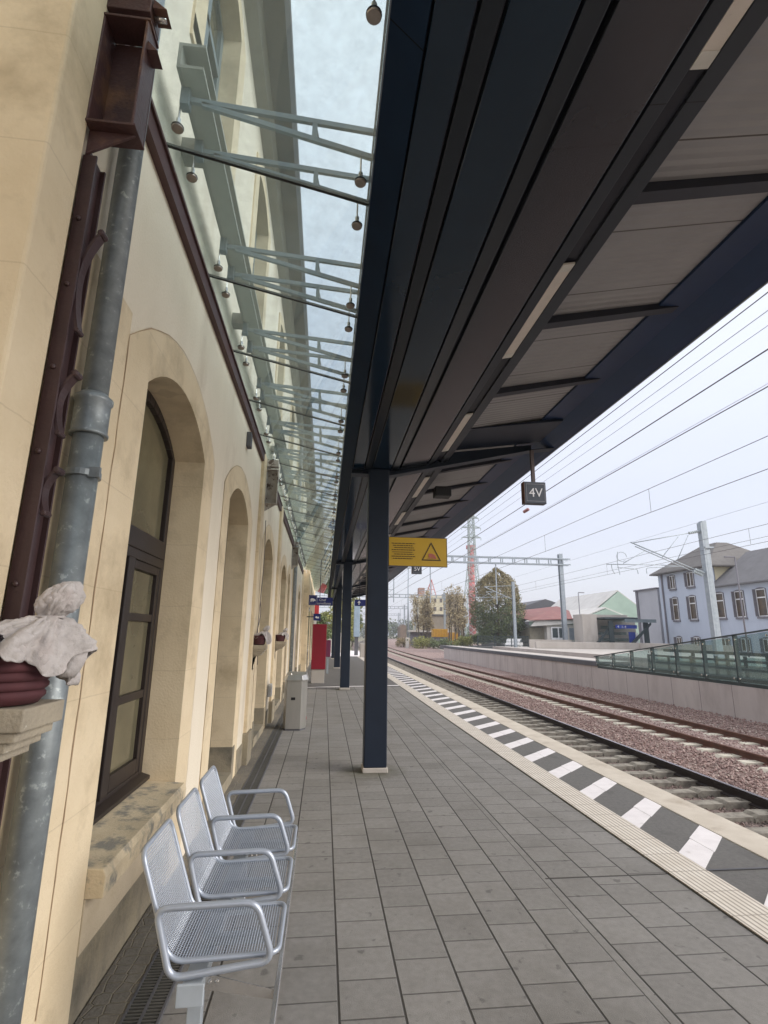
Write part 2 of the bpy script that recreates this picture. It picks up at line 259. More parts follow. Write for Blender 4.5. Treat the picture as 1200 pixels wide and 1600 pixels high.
# glass: mostly see-through, faint green tint, a glossy skin and a milky haze mixed into the colour with dirty mottling
def glass(name, tint, veil=0.12, gl=1.0):
    m = bpy.data.materials.new(name); m.use_nodes = True; n = m.node_tree; n.nodes.clear()
    o = N(n, 'ShaderNodeOutputMaterial'); t = N(n, 'ShaderNodeBsdfTransparent'); t.inputs[0].default_value = (*tint, 1)
    g = N(n, 'ShaderNodeBsdfGlossy'); g.inputs['Roughness'].default_value = 0.02; g.inputs[0].default_value = (0.9, 1, 0.97, 1)
    d = N(n, 'ShaderNodeBsdfDiffuse'); d.inputs[0].default_value = (0.55, 0.58, 0.55, 1)
    ge = N(n, 'ShaderNodeNewGeometry'); no = N(n, 'ShaderNodeTexNoise', i_Scale=9.0, i_Detail=10.0, i_Roughness=0.75); n.links.new(ge.outputs[0], no.inputs['Vector'])
    mr = N(n, 'ShaderNodeMapRange'); mr.inputs[1].default_value = 0.35; mr.inputs[2].default_value = 0.85; mr.inputs[3].default_value = veil*0.75; mr.inputs[4].default_value = veil*1.5; n.links.new(no.outputs[0], mr.inputs[0])
    m1 = N(n, 'ShaderNodeMixShader'); n.links.new(mr.outputs[0], m1.inputs[0]); n.links.new(t.outputs[0], m1.inputs[1]); n.links.new(d.outputs[0], m1.inputs[2])
    dt = N(n, 'ShaderNodeVectorMath', operation='DOT_PRODUCT'); n.links.new(ge.outputs['Normal'], dt.inputs[0]); n.links.new(ge.outputs['Incoming'], dt.inputs[1])
    fr_ = M_(n, 'MULTIPLY_ADD', M_(n, 'POWER', M_(n, 'SUBTRACT', 1.0, M_(n, 'ABSOLUTE', dt.outputs['Value'])), 5.0), 0.9, 0.035)
    m2 = N(n, 'ShaderNodeMixShader'); n.links.new(M_(n, 'MULTIPLY', fr_, gl), m2.inputs[0]); n.links.new(m1.outputs[0], m2.inputs[1]); n.links.new(g.outputs[0], m2.inputs[2])
    n.links.new(m2.outputs[0], o.inputs[0]); return m
glass_c = glass('canopy_glass', (0.88, 0.955, 0.975), 0.21)
glass_b = glass('balustrade_glass', (0.66, 0.75, 0.75), 0.08)

# ------------------------------------------------------------------ mesh helpers
ORG = {}
class MB:
    def __init__(s): s.v = []; s.f = []
    def add(s, vs, fs): o = len(s.v); s.v += [tuple(p) for p in vs]; s.f += [tuple(i+o for i in f) for f in fs]; return s
    def box(s, x0, x1, y0, y1, z0, z1):
        return s.add([(x0, y0, z0), (x1, y0, z0), (x1, y1, z0), (x0, y1, z0), (x0, y0, z1), (x1, y0, z1), (x1, y1, z1), (x0, y1, z1)],
                     [(0, 3, 2, 1), (4, 5, 6, 7), (0, 1, 5, 4), (1, 2, 6, 5), (2, 3, 7, 6), (3, 0, 4, 7)])
    def pr(s, poly, a, b, ax):
        f = {'y': lambda p, t: (p[0], t, p[1]), 'x': lambda p, t: (t, p[0], p[1]), 'z': lambda p, t: (p[0], p[1], t)}[ax]
        k = len(poly); return s.add([f(p, a) for p in poly]+[f(p, b) for p in poly],
            [tuple(range(k)), tuple(range(2*k-1, k-1, -1))]+[(i, i+k, (i+1) % k+k, (i+1) % k) for i in range(k)])
    def quad(s, *p): return s.add(p, [tuple(range(len(p)))])
    def path(s, pts, r, n=8, closed=False, taper=None):
        P = [Vector(p) for p in pts]; k = len(P); rings = []; up = None
        for i, p in enumerate(P):
            if closed: t = (P[(i+1) % k]-P[i-1])
            else: t = P[min(i+1, k-1)]-P[max(i-1, 0)]
            t.normalize()
            if up is None:
                up = Vector((0, 0, 1)) if abs(t.z) < 0.9 else Vector((1, 0, 0))
            a = t.cross(up); a.normalize(); b = a.cross(t); up = b
            rr = r if taper is None else r*(1+(taper-1)*i/(k-1))
            rings.append([p+(a*math.cos(2*math.pi*j/n)+b*math.sin(2*math.pi*j/n))*rr for j in range(n)])
        vs = [q for rg in rings for q in rg]; fs = []
        for i in range(k if closed else k-1):
            for j in range(n):
                fs.append((i*n+j, i*n+(j+1) % n, ((i+1) % k)*n+(j+1) % n, ((i+1) % k)*n+j))
        if not closed: fs += [tuple(range(n-1, -1, -1)), tuple((k-1)*n+j for j in range(n))]
        return s.add(vs, fs)
    def tube(s, p, q, r, n=8, taper=None): return s.path([p, q], r, n, taper=taper)
    def lathe(s, prof, c, n=20, ax='z'):
        vs = []; fs = []
        for r, h in prof:
            for j in range(n):
                a = 2*math.pi*j/n; x, y = r*math.cos(a), r*math.sin(a)
                vs.append((c[0]+x, c[1]+y, c[2]+h) if ax == 'z' else (c[0]+x, c[1]+h, c[2]+y) if ax == 'y' else (c[0]+h, c[1]+x, c[2]+y))
        k = len(prof)
        for i in range(k-1):
            for j in range(n): fs.append((i*n+j, i*n+(j+1) % n, (i+1)*n+(j+1) % n, (i+1)*n+j))
        fs += [tuple(range(n-1, -1, -1)), tuple((k-1)*n+j for j in range(n))]
        return s.add(vs, fs)
    def build(s, name, m, parent=None, bevel=0, smooth=False, loc=None, fix=True):
        o = ORG[parent.name] if parent else Vector(loc or (0, 0, 0))
        me = bpy.data.meshes.new(name); me.from_pydata([tuple(Vector(p)-o) for p in s.v], [], s.f); me.validate()
        if fix:
            bm = bmesh.new(); bm.from_mesh(me); bmesh.ops.recalc_face_normals(bm, faces=bm.faces); bm.to_mesh(me); bm.free()
        me.materials.append(m)
        if smooth:
            for p in me.polygons: p.use_smooth = len(p.vertices) <= 4
        ob = bpy.data.objects.new(name, me); COL.objects.link(ob); ORG[ob.name] = o
        if parent: ob.parent = parent
        else: ob.location = o
        if bevel:
            b = ob.modifiers.new('bevel', 'BEVEL'); b.width = bevel; b.segments = 2; b.limit_method = 'ANGLE'
        return ob
def tag(o, label, cat, group=None, kind=None):
    if label: o['label'] = label
    if cat: o['category'] = cat
    if group: o['group'] = group
    if kind: o['kind'] = kind
    return o
def T(name, label, cat, loc, group=None):
    o = bpy.data.objects.new(name, None); COL.objects.link(o); o.location = loc; o.empty_display_size = 0.2
    ORG[o.name] = Vector(loc); return tag(o, label, cat, group)
def structure(o): o['kind'] = 'structure'; return o
def copy_tree(o, delta, label=None):
    def rec(s, par):
        c = s.copy(); COL.objects.link(c); ORG[c.name] = ORG[s.name]+Vector(delta)
        if par: c.parent = par
        for ch in list(s.children): rec(ch, c)
        return c
    c = rec(o, None); c.location = o.location+Vector(delta)
    if label: c['label'] = label
    return c
def text(s, size, m, parent, loc, rot=(R(90), 0, 0), name='lettering', align='LEFT', ext=0.002, sx=1.0):
    cu = bpy.data.curves.new(name, 'FONT'); cu.body = s; cu.size = size; cu.extrude = ext; cu.align_x = align; cu.resolution_u = 3
    tmp = bpy.data.objects.new(name, cu); COL.objects.link(tmp)
    dg = bpy.context.evaluated_depsgraph_get(); me = bpy.data.meshes.new_from_object(tmp.evaluated_get(dg))
    bpy.data.objects.remove(tmp); me.materials.clear(); me.materials.append(m)
    o = bpy.data.objects.new(name, me); COL.objects.link(o); o.parent = parent; o.location = Vector(loc)-ORG[parent.name]; o.rotation_euler = rot; o.scale = (sx, 1, 1)
    return o
def off(y): return max(0, y-40)**2/2600.0

# ================================================================== SETTING
structure(MB().box(-900, 1500, -300, 3000, -1.5, -1.0).build('ground', ground_m))
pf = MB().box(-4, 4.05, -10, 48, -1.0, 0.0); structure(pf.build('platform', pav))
structure(MB().box(-0.70, 2.752, 19.05, 60, 0.004, 0.008).build('asphalt_platform', asphalt))
m_ = MB().pr([(-0.70, 18.62), (2.752, 19.40), (2.752, 19.62), (-0.70, 18.80)], 0.009, 0.013, 'z'); structure(m_.build('cross_line', white_p))
structure(MB().box(2.752, 3.082, -10, 60, 0.004, 0.012).build('tactile_strip', tact))
structure(MB().box(3.082, 3.73, -10, 60, 0.004, 0.008).build('asphalt_strip', asphalt))
structure(MB().box(3.73, 4.13, -10, 60, -0.16, 0.016).build('platform_edge', edge_m, bevel=0.01))
m_ = MB()
for k in range(-8, 56):
    y = 4.53+0.893*k
    if y > 50: break
    for xa, xb in ((3.085, 3.398), (3.404, 3.727)):
        ya_, yb_ = y+(xa-3.085)*0.95, y+(xb-3.085)*0.95
        m_.pr([(xa, ya_-0.16), (xb, yb_-0.15), (xb, yb_+0.15), (xa, ya_+0.16)], 0.009, 0.012, 'z')
structure(m_.build('platform_markings', white_p))
structure(MB().box(3.08, 4.132, 4.325, 4.345, 0.0165, 0.018).build('expansion_joint', cap_m))
structure(MB().box(-1.09, -0.888, -4, 25, 0.002, 0.012).build('sett_strip', cob))
structure(MB().box(3.93, 4.0, -10, 60, -1.0, -0.16).build('platform_wall', conc))
# ballast bed
nseg = 60; bs = []; ys = [-10+230*(i/nseg)**1.5 for i in range(nseg+1)]
def sheet(name, xa, xb, z, m, y0=-10, y1=230, far=None):
    mb = MB(); vs = []; st = 60
    for i in range(st+1):
        y = y0+(y1-y0)*(i/st)**1.6; vs += [(xa+off(y), y, z), (xb+off(y), y, z)]
    mb.add(vs, [(2*i, 2*i+1, 2*i+3, 2*i+2) for i in range(st)]); return structure(mb.build(name, m, fix=False))
sheet('ballast_bed', 6.85, 13.3, -0.735, bal, y1=330)
sheet('ballast_strip', 3.95, 6.86, -0.79, bal_g, y1=330)
sheet('ballast_middle', 9.34, 10.42, -0.704, bal, y1=200)
sheet('ballast_side', 13.3, 40, -0.745, bal, y0=58.6, y1=300)
sheet('ballast_far', 14.9, 18.7, -0.75, bal, y1=59)
structure(MB().box(-8, 3.9, 60, 300, -1.0, -0.5).build('verge', ground_m))
# loose stones, uncountable
st = MB(); rnd = random.Random(3)
stg = MB()
def stone_at(st, x, y, z, s):
    a = rnd.random()*6.28; vs = []
    for (ux, uy, uz) in ((1, 0, 0), (0, 1, 0), (-1, 0, 0), (0, -1, 0), (0.2, 0.1, 1), (0, 0, -1)):
        k = s*(0.7+0.6*rnd.random()); X, Y_ = ux*k, uy*k; vs.append((x+X*math.cos(a)-Y_*math.sin(a), y+X*math.sin(a)+Y_*math.cos(a), z+uz*k*0.7))
    st.add(vs, [(0, 1, 4), (1, 2, 4), (2, 3, 4), (3, 0, 4), (1, 0, 5), (2, 1, 5), (3, 2, 5), (0, 3, 5)])
for i in range(30000):
    y = 3.5+30*rnd.random()**1.5; x = 4.6+8.6*rnd.random()
    if y < x*0.85: continue
    h = -0.735
    if x < 6.95: h = -0.79 if abs(((y+1.8) % 0.6)-0.3) > 0.14 else -0.80
    if 7.05 < x < 8.6: h += 0.05
    if 9.3 < x < 10.45: h = -0.71
    if x > 11.1: h += 0.06
    cur_ = stg if x < 6.95 else st; stone_at(cur_, x, y, h+0.012*rnd.random(), 0.03+0.018*rnd.random())
tag(stg.build('grey_ballast', bal_g, fix=False), 'dirty grey stones around the weathered sleepers of the nearest track', 'ballast', kind='stuff')
tag(st.build('loose_ballast', bal, fix=False), 'reddish crushed stones lying between and beside the rails', 'ballast', kind='stuff')
# hills beyond
hm = MB(); vs = []
for i in range(121):
    x = -1500+i*30; h = 20+46*abs(math.sin(i*0.11+0.6))+14*math.sin(i*0.41)+4*math.sin(i*1.7)
    vs += [(x, 1500, -1), (x, 1500, h), (x, 1900, -1)]
hm.add(vs, [q for i in range(120) for q in ((3*i, 3*i+3, 3*i+4, 3*i+1), (3*i+1, 3*i+4, 3*i+5, 3*i+2))]); structure(hm.build('hills', hill_m))

# ================================================================== TRACKS
RH = -0.56
def track(label, xl, y1, smat, side, headm, extra=lambda y: 0, y0=-2, nsl=(2, 62), far=True, period=0.6):
    t = T('railway_track', label, 'track', (xl+0.75, 0, -0.735), 'railway tracks')
    for xr_ in (xl, xl+1.505):
        prof = [(-0.036, 0), (0.036, 0), (0.036, -0.03), (0.010, -0.045), (0.010, -0.135), (0.065, -0.150), (0.065, -0.165), (-0.065, -0.165), (-0.065, -0.150), (-0.010, -0.135), (-0.010, -0.045), (-0.036, -0.03)]
        yy = [y0+(y1-y0)*(i/40)**1.5 for i in range(41)]; mb = MB(); k = len(prof); vs = [(xr_+off(y)+extra(y)+a, y, RH-0.003+b) for y in yy for a, b in prof]
        mb.add(vs, [(i*k+j, (i+1)*k+j, (i+1)*k+(j+1) % k, i*k+(j+1) % k) for i in range(40) for j in range(k)])
        r = mb.build('rail', side, t)
        mb = MB(); vs = [(xr_+off(y)+extra(y)+a, y, RH+b) for y in yy for a, b in ((-0.030, 0), (0.030, 0), (0.030, -0.002), (-0.030, -0.002))]
        mb.add(vs, [(i*4+j, (i+1)*4+j, (i+1)*4+(j+1) % 4, i*4+(j+1) % 4) for i in range(40) for j in range(4)]); mb.build('rail_head', headm, r)
    def sl(mb, y):
        x0, x1 = xl-0.5+off(y)+extra(y), xl+2.0+off(y)+extra(y); c = xl+0.75+off(y)+extra(y)
        for a, b in ((x0, c-0.28), (c+0.28, x1)):
            mb.pr([(a+0.02, -0.72), (a+0.08, -0.685), (b-0.12, -0.70), (b, -0.735), (b, -0.9), (a, -0.9), (a, -0.735)], y-0.13, y+0.13, 'y')
        mb.box(c-0.28, c+0.28, y-0.11, y+0.11, -0.9, -0.715)
        for xr_ in (xl, xl+1.505):
            for d in (-0.105, 0.105): mb.box(xr_+d-0.03+off(y)+extra(y), xr_+d+0.03+off(y)+extra(y), y-0.04, y+0.04, -0.72, -0.68)
    ky = []
    k = 0
    while y0+k*period < y1: ky.append(y0+k*period+0.2); k += 1
    near = [y for y in ky if nsl[0] < y < nsl[1]][:99]; rest = [y for y in ky if y > (near[-1] if near else -99)]
    for y in near:
        mb = MB(); sl(mb, y); mb.build('sleeper', smat, t)
    if rest:
        mb = MB()
        for y in rest: sl(mb, y)
        o = mb.build('far_sleepers', smat, t); o['kind'] = 'stuff'
    return t
track('nearest track with a dark polished rail and weathered sleepers beside the platform edge', 5.25, 300, sleep_old, rail_dark, rail_top)
track('middle track with two rusty brown rails and pale sleepers between the platforms', 9.125, 300, sleep_m, rail_side, rail_side)
track('far side track curving out past the end of the concrete platform wall', 16.25, 300, sleep_m, rail_side, rail_side,
      extra=lambda y: max(0, min(y, 130)-60)*0.11, y0=20, nsl=(60, 118))

# ================================================================== STATION BUILDING
XW = -1.08
B = T('station_building', 'long cream station building with ochre stone arched openings along the platform', 'building', (-3, 12, 0))
ops = [(2.93, 4.43, 0.72, 'win'), (5.66, 7.10, 0.16, 'door'), (9.10, 10.58, 0.28, 'door'), (12.84, 14.46, 0.28, 'door'), (15.19, 16.0, 0.28, 'door'), (18.2, 19.6, 0.28, 'door'), (21.4, 22.8, 0.28, 'door')]
ZS, ZC = 3.22, 3.50
def arch(y0, y1, zs=ZS, zc=ZC, n=14):
    wv = (y1-y0)/2; h = zc-zs; r = (wv*wv+h*h)/(2*h); a0 = math.asin(wv/r); c = ((y0+y1)/2, zc-r)
    return [(c[0]+r*math.sin(-a0+2*a0*i/n), c[1]+r*math.cos(-a0+2*a0*i/n)) for i in range(n+1)]
def facade(mb, x, ya, yb, z0, z1, holes):
    cur = ya
    for (y0, y1, zs, pts) in holes:
        mb.quad((x, cur, z0), (x, y0, z0), (x, y0, z1), (x, cur, z1))
        if zs > z0: mb.quad((x, y0, z0), (x, y1, z0), (x, y1, zs), (x, y0, zs))
        for (a, b), (c, d) in zip(pts[:-1], pts[1:]): mb.quad((x, a, b), (x, c, d), (x, c, z1), (x, a, z1))
        cur = y1
    mb.quad((x, cur, z0), (x, yb, z0), (x, yb, z1), (x, cur, z1))
wall = MB()
facade(wall, XW, 1.86, 25.5, 0.0, 5.2, [(a, b, 0.0, arch(a, b)) for a, b, c, k in ops])
ups = [(3.15, 4.25), (5.85, 6.95), (9.3, 10.4), (13.1, 14.2), (16.6, 17.7), (20.2, 21.3)]
facade(wall, XW, 1.86, 25.5, 5.2, 8.4, [(a, b, 6.05, arch(a, b, 7.70, 7.85)) for a, b in ups])
wall.quad((-2.6, -6, 0), (-2.6, 1.64, 0), (-2.6, 1.64, 8.4), (-2.6, -6, 8.4))
wall.box(-9, -2.0, 1.9, 25.4, 0, 8.35)
wall.build('wall', plaster, B, fix=False)
for i, (a, b, sill, kind) in enumerate(ops):
    pts = arch(a, b); oa, ob_ = a-0.33, b+0.36
    outer = arch(oa, ob_, ZS+0.10, ZC+0.26)
    mb = MB(); x = XW+0.006
    mb.quad((x, oa, 0), (x, a, 0), (x, a, ZS), (x, oa, ZS)); mb.quad((x, b, 0), (x, ob_, 0), (x, ob_, ZS), (x, b, ZS))
    mb.quad((x, oa, ZS), (x, a, ZS), (x, outer[0][0], outer[0][1])); mb.quad((x, b, ZS), (x, ob_, ZS), (x, outer[-1][0], outer[-1][1]))
    for (p, q), (r_, s_) in zip(zip(pts[:-1], pts[1:]), zip(outer[:-1], outer[1:])):
        mb.quad((x, *p), (x, *q), (x, *s_), (x, *r_))
    mb.quad((x, oa, 0), (x, oa, ZS+0.1), (x-0.02, oa, ZS+0.1), (x-0.02, oa, 0)); mb.quad((x, ob_, 0), (x-0.02, ob_, 0), (x-0.02, ob_, ZS+0.1), (x, ob_, ZS+0.1))
    for (p, q) in zip(outer[:-1], outer[1:]): mb.quad((x, *p), (x, *q), (x-0.02, *q), (x-0.02, *p))
    d = XW-0.42
    mb.quad((x, a, 0), (d, a, 0), (d, a, ZS), (x, a, ZS)); mb.quad((x, b, 0), (x, b, ZS), (d, b, ZS), (d, b, 0))
    for (p, q) in zip(pts[:-1], pts[1:]): mb.quad((x, *p), (d, *p), (d, *q), (x, *q))
    su = mb.build('surround', stone, B, fix=False)
    jr = random.Random(i); cr_ = MB(); edge_ = [(oa, 0.3+0.12*q_) for q_ in range(int((ZS-0.2)/0.12))]+list(outer)+[(ob_, ZS-0.12*q_) for q_ in range(int((ZS-0.3)/0.12))]
    wv_ = [(jr.uniform(-0.006, 0.004), jr.uniform(0.002, 0.011)) for _ in edge_]; cy_c = (a+b)/2
    for (p, q), (wa_, wb_) in zip(zip(edge_[:-1], edge_[1:]), zip(wv_[:-1], wv_[1:])):
        def o_(pt, d_):
            v_ = Vector((pt[0]-cy_c, max(0.0, pt[1]-ZS+0.2))).normalized(); return (x+0.0015, pt[0]+v_.x*d_, pt[1]+v_.y*d_)
        cr_.quad(o_(p, wa_[0]), o_(q, wb_[0]), o_(q, wb_[0]+wb_[1]), o_(p, wa_[0]+wa_[1]))
    cr_.build('crack_line', crack_m, su, fix=False)
    if kind == 'door':
        MB().box(d, XW+0.02, a+0.001, b-0.001, 0, 0.14).build('step', plinth_m, su)
        MB().box(XW-0.40, XW+0.012, b-0.02, b+0.14, 0.003, 0.42).build('plinth_block', plinth_m, su); MB().box(XW-0.4, XW+0.012, a-0.14, a+0.02, 0.003, 0.42).build('plinth_block', plinth_m, su)
    dark = curt_m if i == 4 else frame_m
    xf = XW-0.24
    fr = MB(); w_ = 0.075
    def archframe(mb, a, b, zb, zs, zc, w_, x0, x1):
        po = arch(a, b, zs, zc); pi2 = arch(a+w_, b-w_, zs, zc-w_)
        mb.box(x0, x1, a, a+w_, zb, zs); mb.box(x0, x1, b-w_, b, zb, zs); mb.box(x0, x1, a+w_, b-w_, zb, zb+w_)
        for j in range(len(po)-1): mb.pr([po[j], po[j+1], pi2[j+1], pi2[j]], x0, x1, 'x')
    if kind == 'win':
        archframe(fr, a, b, sill, ZS, ZC, w_, xf-0.08, xf)
        fo = fr.build('window', dark, B, bevel=0.006)
        fo['label'] = 'arched window with brown frame and two casements of three panes'
        ym = (a+b)/2
        mb = MB(); mb.box(xf-0.07, xf+0.012, a+w_, b-w_, 2.36, 2.50); mb.box(xf-0.065, xf+0.006, a+w_, b-w_, 2.29, 2.36)
        mb.build('transom', dark, fo, bevel=0.006)
        MB().box(xf-0.07, xf+0.014, ym-0.055, ym+0.055, sill+w_, 2.29).build('mullion', dark, fo, bevel=0.005)
        for ca, cb in ((a+w_, ym-0.055), (ym+0.055, b-w_)):
            mb = MB(); g = 0.06
            mb.box(xf-0.06, xf-0.006, ca, ca+g, sill+w_, 2.29); mb.box(xf-0.06, xf-0.006, cb-g, cb, sill+w_, 2.29)
            mb.box(xf-0.06, xf-0.006, ca+g, cb-g, sill+w_, sill+w_+0.10); mb.box(xf-0.06, xf-0.006, ca+g, cb-g, 2.23, 2.29)
            for zb in (1.32, 1.87): mb.box(xf-0.055, xf-0.010, ca+g, cb-g, zb, zb+0.055)
            cs = mb.build('casement', dark, fo, bevel=0.004)
            MB().box(xf-0.045, xf-0.035, ca+g, cb-g, sill+w_+0.1, 2.23).build('pane', pane_m, cs)
        ap = arch(a+w_, b-w_, ZS, ZC-w_); MB().pr([(a+w_, 2.50)]+[(p, q) for p, q in ap]+[(b-w_, 2.50)], xf-0.05, xf-0.04, 'x').build('pane', pane_m, fo)
        MB().pr([(xf-0.06, sill+0.07), (xf+0.06, sill+0.03), (xf+0.06, sill+0.005), (xf-0.06, sill+0.005)], a, b, 'y').build('drip_board', dark, fo)
        mb = MB(); mb.pr([(-1.33, 0.715), (-1.00, 0.695), (-0.985, 0.66), (-0.99, 0.57), (-1.33, 0.57)], a+0.003, b-0.003, 'y'); mb.build('sill', sill_m, B, bevel=0.005)
        MB().box(XW-0.25, XW+0.012, a+0.002, b-0.002, 0.34, 0.57).build('apron', apron_m, B)
        MB().box(XW-0.25, XW-0.02, a+0.002, b-0.002, 0.0, 0.34).build('plinth', plinth_m, B)
    else:
        z0 = 0.14
        archframe(fr, a, b, z0, ZS, ZC, w_, xf-0.10, xf-0.02)
        fo = fr.build('door', dark, B, bevel=0.006); ym = (a+b)/2
        mb = MB(); mb.box(xf-0.09, xf-0.01, a+w_, b-w_, 2.45, 2.58); mb.build('transom', dark, fo, bevel=0.005)
        for ca, cb in ((a+w_, ym-0.004), (ym+0.004, b-w_)):
            mb = MB(); g = 0.10
            mb.box(xf-0.08, xf-0.03, ca, ca+g, z0+w_, 2.45); mb.box(xf-0.08, xf-0.03, cb-g, cb, z0+w_, 2.45); mb.box(xf-0.08, xf-0.03, ca+g, cb-g, 2.33, 2.45); mb.box(xf-0.08, xf-0.03, ca+g, cb-g, z0+w_, 0.95)
            lf = mb.build('door_leaf', dark, fo, bevel=0.004); MB().box(xf-0.06, xf-0.05, ca+g, cb-g, 0.95, 2.33).build('pane', pane_m, lf)
        ap = arch(a+w_, b-w_, ZS, ZC-w_); MB().pr([(a+w_, 2.58)]+list(ap)+[(b-w_, 2.58)], xf-0.06, xf-0.05, 'x').build('pane', pane_m, fo)
# pilasters, plinth band, trim
pil = MB().box(-2.6, -1.045, 1.64, 1.86, 0, 8.3); pil.build('pilaster', stone, B, bevel=0.012)
MB().box(-1.3, XW+0.004, 1.86, 2.60, 0.001, 3.45).build('corner_stonework', stone, B)
for y0, y1 in ((8.02, 8.34), (11.55, 11.95), (17.25, 17.7), (24.4, 24.9)):
    MB().box(XW-0.05, XW+0.05, y0, y1, 0.42, 4.6).build('pilaster', stone, B, bevel=0.008)
    MB().box(XW-0.05, XW+0.085, y0-0.05, y1+0.05, 0.0, 0.42).build('pilaster_base', plinth_m, B, bevel=0.01)
for y0, y1 in ((7.46, 7.97), (10.94, 11.5), (14.9, 14.95)):
    MB().box(XW-0.02, XW+0.012, y0, y1, 0.0, 0.30).build('plinth', plinth_m, B)
for y0, y1 in ((2.02, 8.0), (8.36, 11.5), (11.97, 17.2), (17.72, 24.3)):
    mb = MB(); mb.box(XW, XW+0.045, y0, y1, 4.44, 4.56); mb.box(XW, XW+0.06, y0, y1, 4.56, 4.585); mb.build('maroon_trim', trim_m, B)
for a, b in ups:
    pts = arch(a, b, 7.70, 7.85); outer = arch(a-0.25, b+0.25, 7.80, 8.03); mb = MB(); x = XW+0.02
    mb.quad((x, a-0.25, 5.9), (x, a, 5.9), (x, a, 7.7), (x, a-0.25, 7.8)); mb.quad((x, b, 5.9), (x, b+0.25, 5.9), (x, b+0.25, 7.8), (x, b, 7.7))
    mb.quad((x, a-0.25, 5.85), (x, b+0.25, 5.85), (x, b+0.25, 6.05), (x, a-0.25, 6.05))
    for (p, q), (r_, s_) in zip(zip(pts[:-1], pts[1:]), zip(outer[:-1], outer[1:])): mb.quad((x, *p), (x, *q), (x, *s_), (x, *r_))
    d = XW-0.3; mb.quad((x, a, 6.05), (d, a, 6.05), (d, a, 7.7), (x, a, 7.7)); mb.quad((x, b, 6.05), (x, b, 7.7), (d, b, 7.7), (d, b, 6.05)); mb.quad((x, a, 6.05), (x, b, 6.05), (d, b, 6.05), (d, a, 6.05))
    for (p, q) in zip(pts[:-1], pts[1:]): mb.quad((x, *p), (d, *p), (d, *q), (x, *q))
    mb.quad((x, a-0.25, 5.85), (x, a-0.25, 7.8), (XW, a-0.25, 7.8), (XW, a-0.25, 5.85)); mb.quad((x, b+0.25, 5.85), (x, b+0.25, 7.8), (XW, b+0.25, 7.8), (XW, b+0.25, 5.85)); mb.quad((x, a-0.25, 5.85), (x, b+0.25, 5.85), (XW, b+0.25, 5.85), (XW, a-0.25, 5.85))
    mb.build('upper_surround', stone, B, fix=False)
    fr = MB(); archframe(fr, a, b, 6.05, 7.7, 7.85, 0.08, XW-0.24, XW-0.16); fr.box(XW-0.23, XW-0.15, (a+b)/2-0.05, (a+b)/2+0.05, 6.13, 7.72); fr.box(XW-0.23, XW-0.15, a+0.08, b-0.08, 7.1, 7.18)
    fo = fr.build('upper_window', steel_g, B); MB().pr([(a+0.05, 6.1)]+list(arch(a+0.05, b-0.05, 7.7, 7.8))+[(b-0.05, 6.1)], XW-0.21, XW-0.20, 'x').build('pane', pane_m, fo)
mb = MB(); mb.pr([(-9, 8.4), (-0.67, 8.4), (-0.62, 8.48), (-0.62, 8.62), (-5, 11.5), (-9, 11.5)], -6, 25.5, 'y'); mb.build('roof', eave_m, B)
mb = MB(); mb.pr([(-1.08, 8.25), (-0.95, 8.30), (-0.90, 8.395), (-1.08, 8.395)], 1.9, 25.5, 'y'); mb.build('eave_moulding', beam_gm, B)
mb = MB(); mb.pr([(-0.95, 4.92), (-0.80, 4.92), (-0.80, 4.94), (-0.93, 4.94), (-0.93, 5.08), (-0.80, 5.08), (-0.80, 5.10), (-0.95, 5.10)], 2.42, 24.8, 'y')
for y in range(3, 25, 2): mb.box(-1.08, -0.95, y, y+0.12, 4.95, 5.07)
bmchan = mb
# projecting wing
wg = T('station_wing', 'yellow stone wing projecting at the far end of the station', 'building', (-3, 34, 0))
MB().box(-9, -0.80, 25.52, 42, 0, 7.6).build('wall', stone, wg, bevel=0.02)
mb = MB(); mb.box(-0.80, -0.765, 25.6, 25.9, 0.4, 7.5); mb.box(-0.80, -0.765, 30, 30.4, 0.4, 7.5); mb.build('pilaster', stone, wg)
mb = MB(); mb.pr([(-9, 7.61), (-0.3, 7.61), (-0.25, 7.85), (-5, 11)], 25.0, 42.4, 'y'); mb.build('roof', eave_m, wg)
for y in (27, 31.5, 35, 38.5):
    o = MB().box(-0.9, -0.79, y, y+1.4, 0.05, 3.1).build('window', frame_m, wg); MB().box(-0.795, -0.785, y+0.1, y+1.3, 0.9, 3.0).build('pane', pane_m, o)

# downpipes
def downpipe(x, y, label, near):
    t = T('downpipe', label, 'downpipe', (x, y, 0), 'downpipes on the station')
    r = 0.058
    if near:
        mb = MB(); mb.path([(x, y, 0.02), (x, y, 2.60)], r, 20); mb.build('pipe', zinc, t, smooth=True)
        mb = MB(); mb.path([(x, y, 2.58), (x, y, 4.9), (x-0.0, y, 8.3)], r-0.006, 20); mb.build('upper_pipe', zinc, t, smooth=True)
        mb = MB(); mb.lathe([(r+0.002, 0), (r+0.014, 0.0), (r+0.016, 0.01), (r+0.010, 0.018), (r+0.010, 0.14), (r+0.017, 0.15), (r+0.017, 0.165), (r+0.004, 0.175), (r-0.004, 0.185)], (x, y, 2.58), 24); mb.build('socket', zinc, t, smooth=True)
        mb = MB(); mb.lathe([(r+0.001, 0), (r+0.010, 0.002), (r+0.010, 0.026), (r+0.001, 0.028)], (x, y, 2.40), 24); mb.box(x+0.04, x+0.085, y-0.05, y-0.035, 2.395, 2.435); mb.build('clamp', zinc, t, smooth=False)
    else:
        MB().path([(x, y, 0.02), (x, y, 8.3)], r, 12).build('pipe', zinc, t, smooth=True)
        MB().lathe([(r+0.001, 0), (r+0.012, 0.0), (r+0.012, 0.03), (r+0.001, 0.03)], (x, y, 2.4), 12).build('clamp', zinc, t)
    return t
downpipe(-0.995, 2.145, 'mottled zinc downpipe in the foreground left of the first window', True)
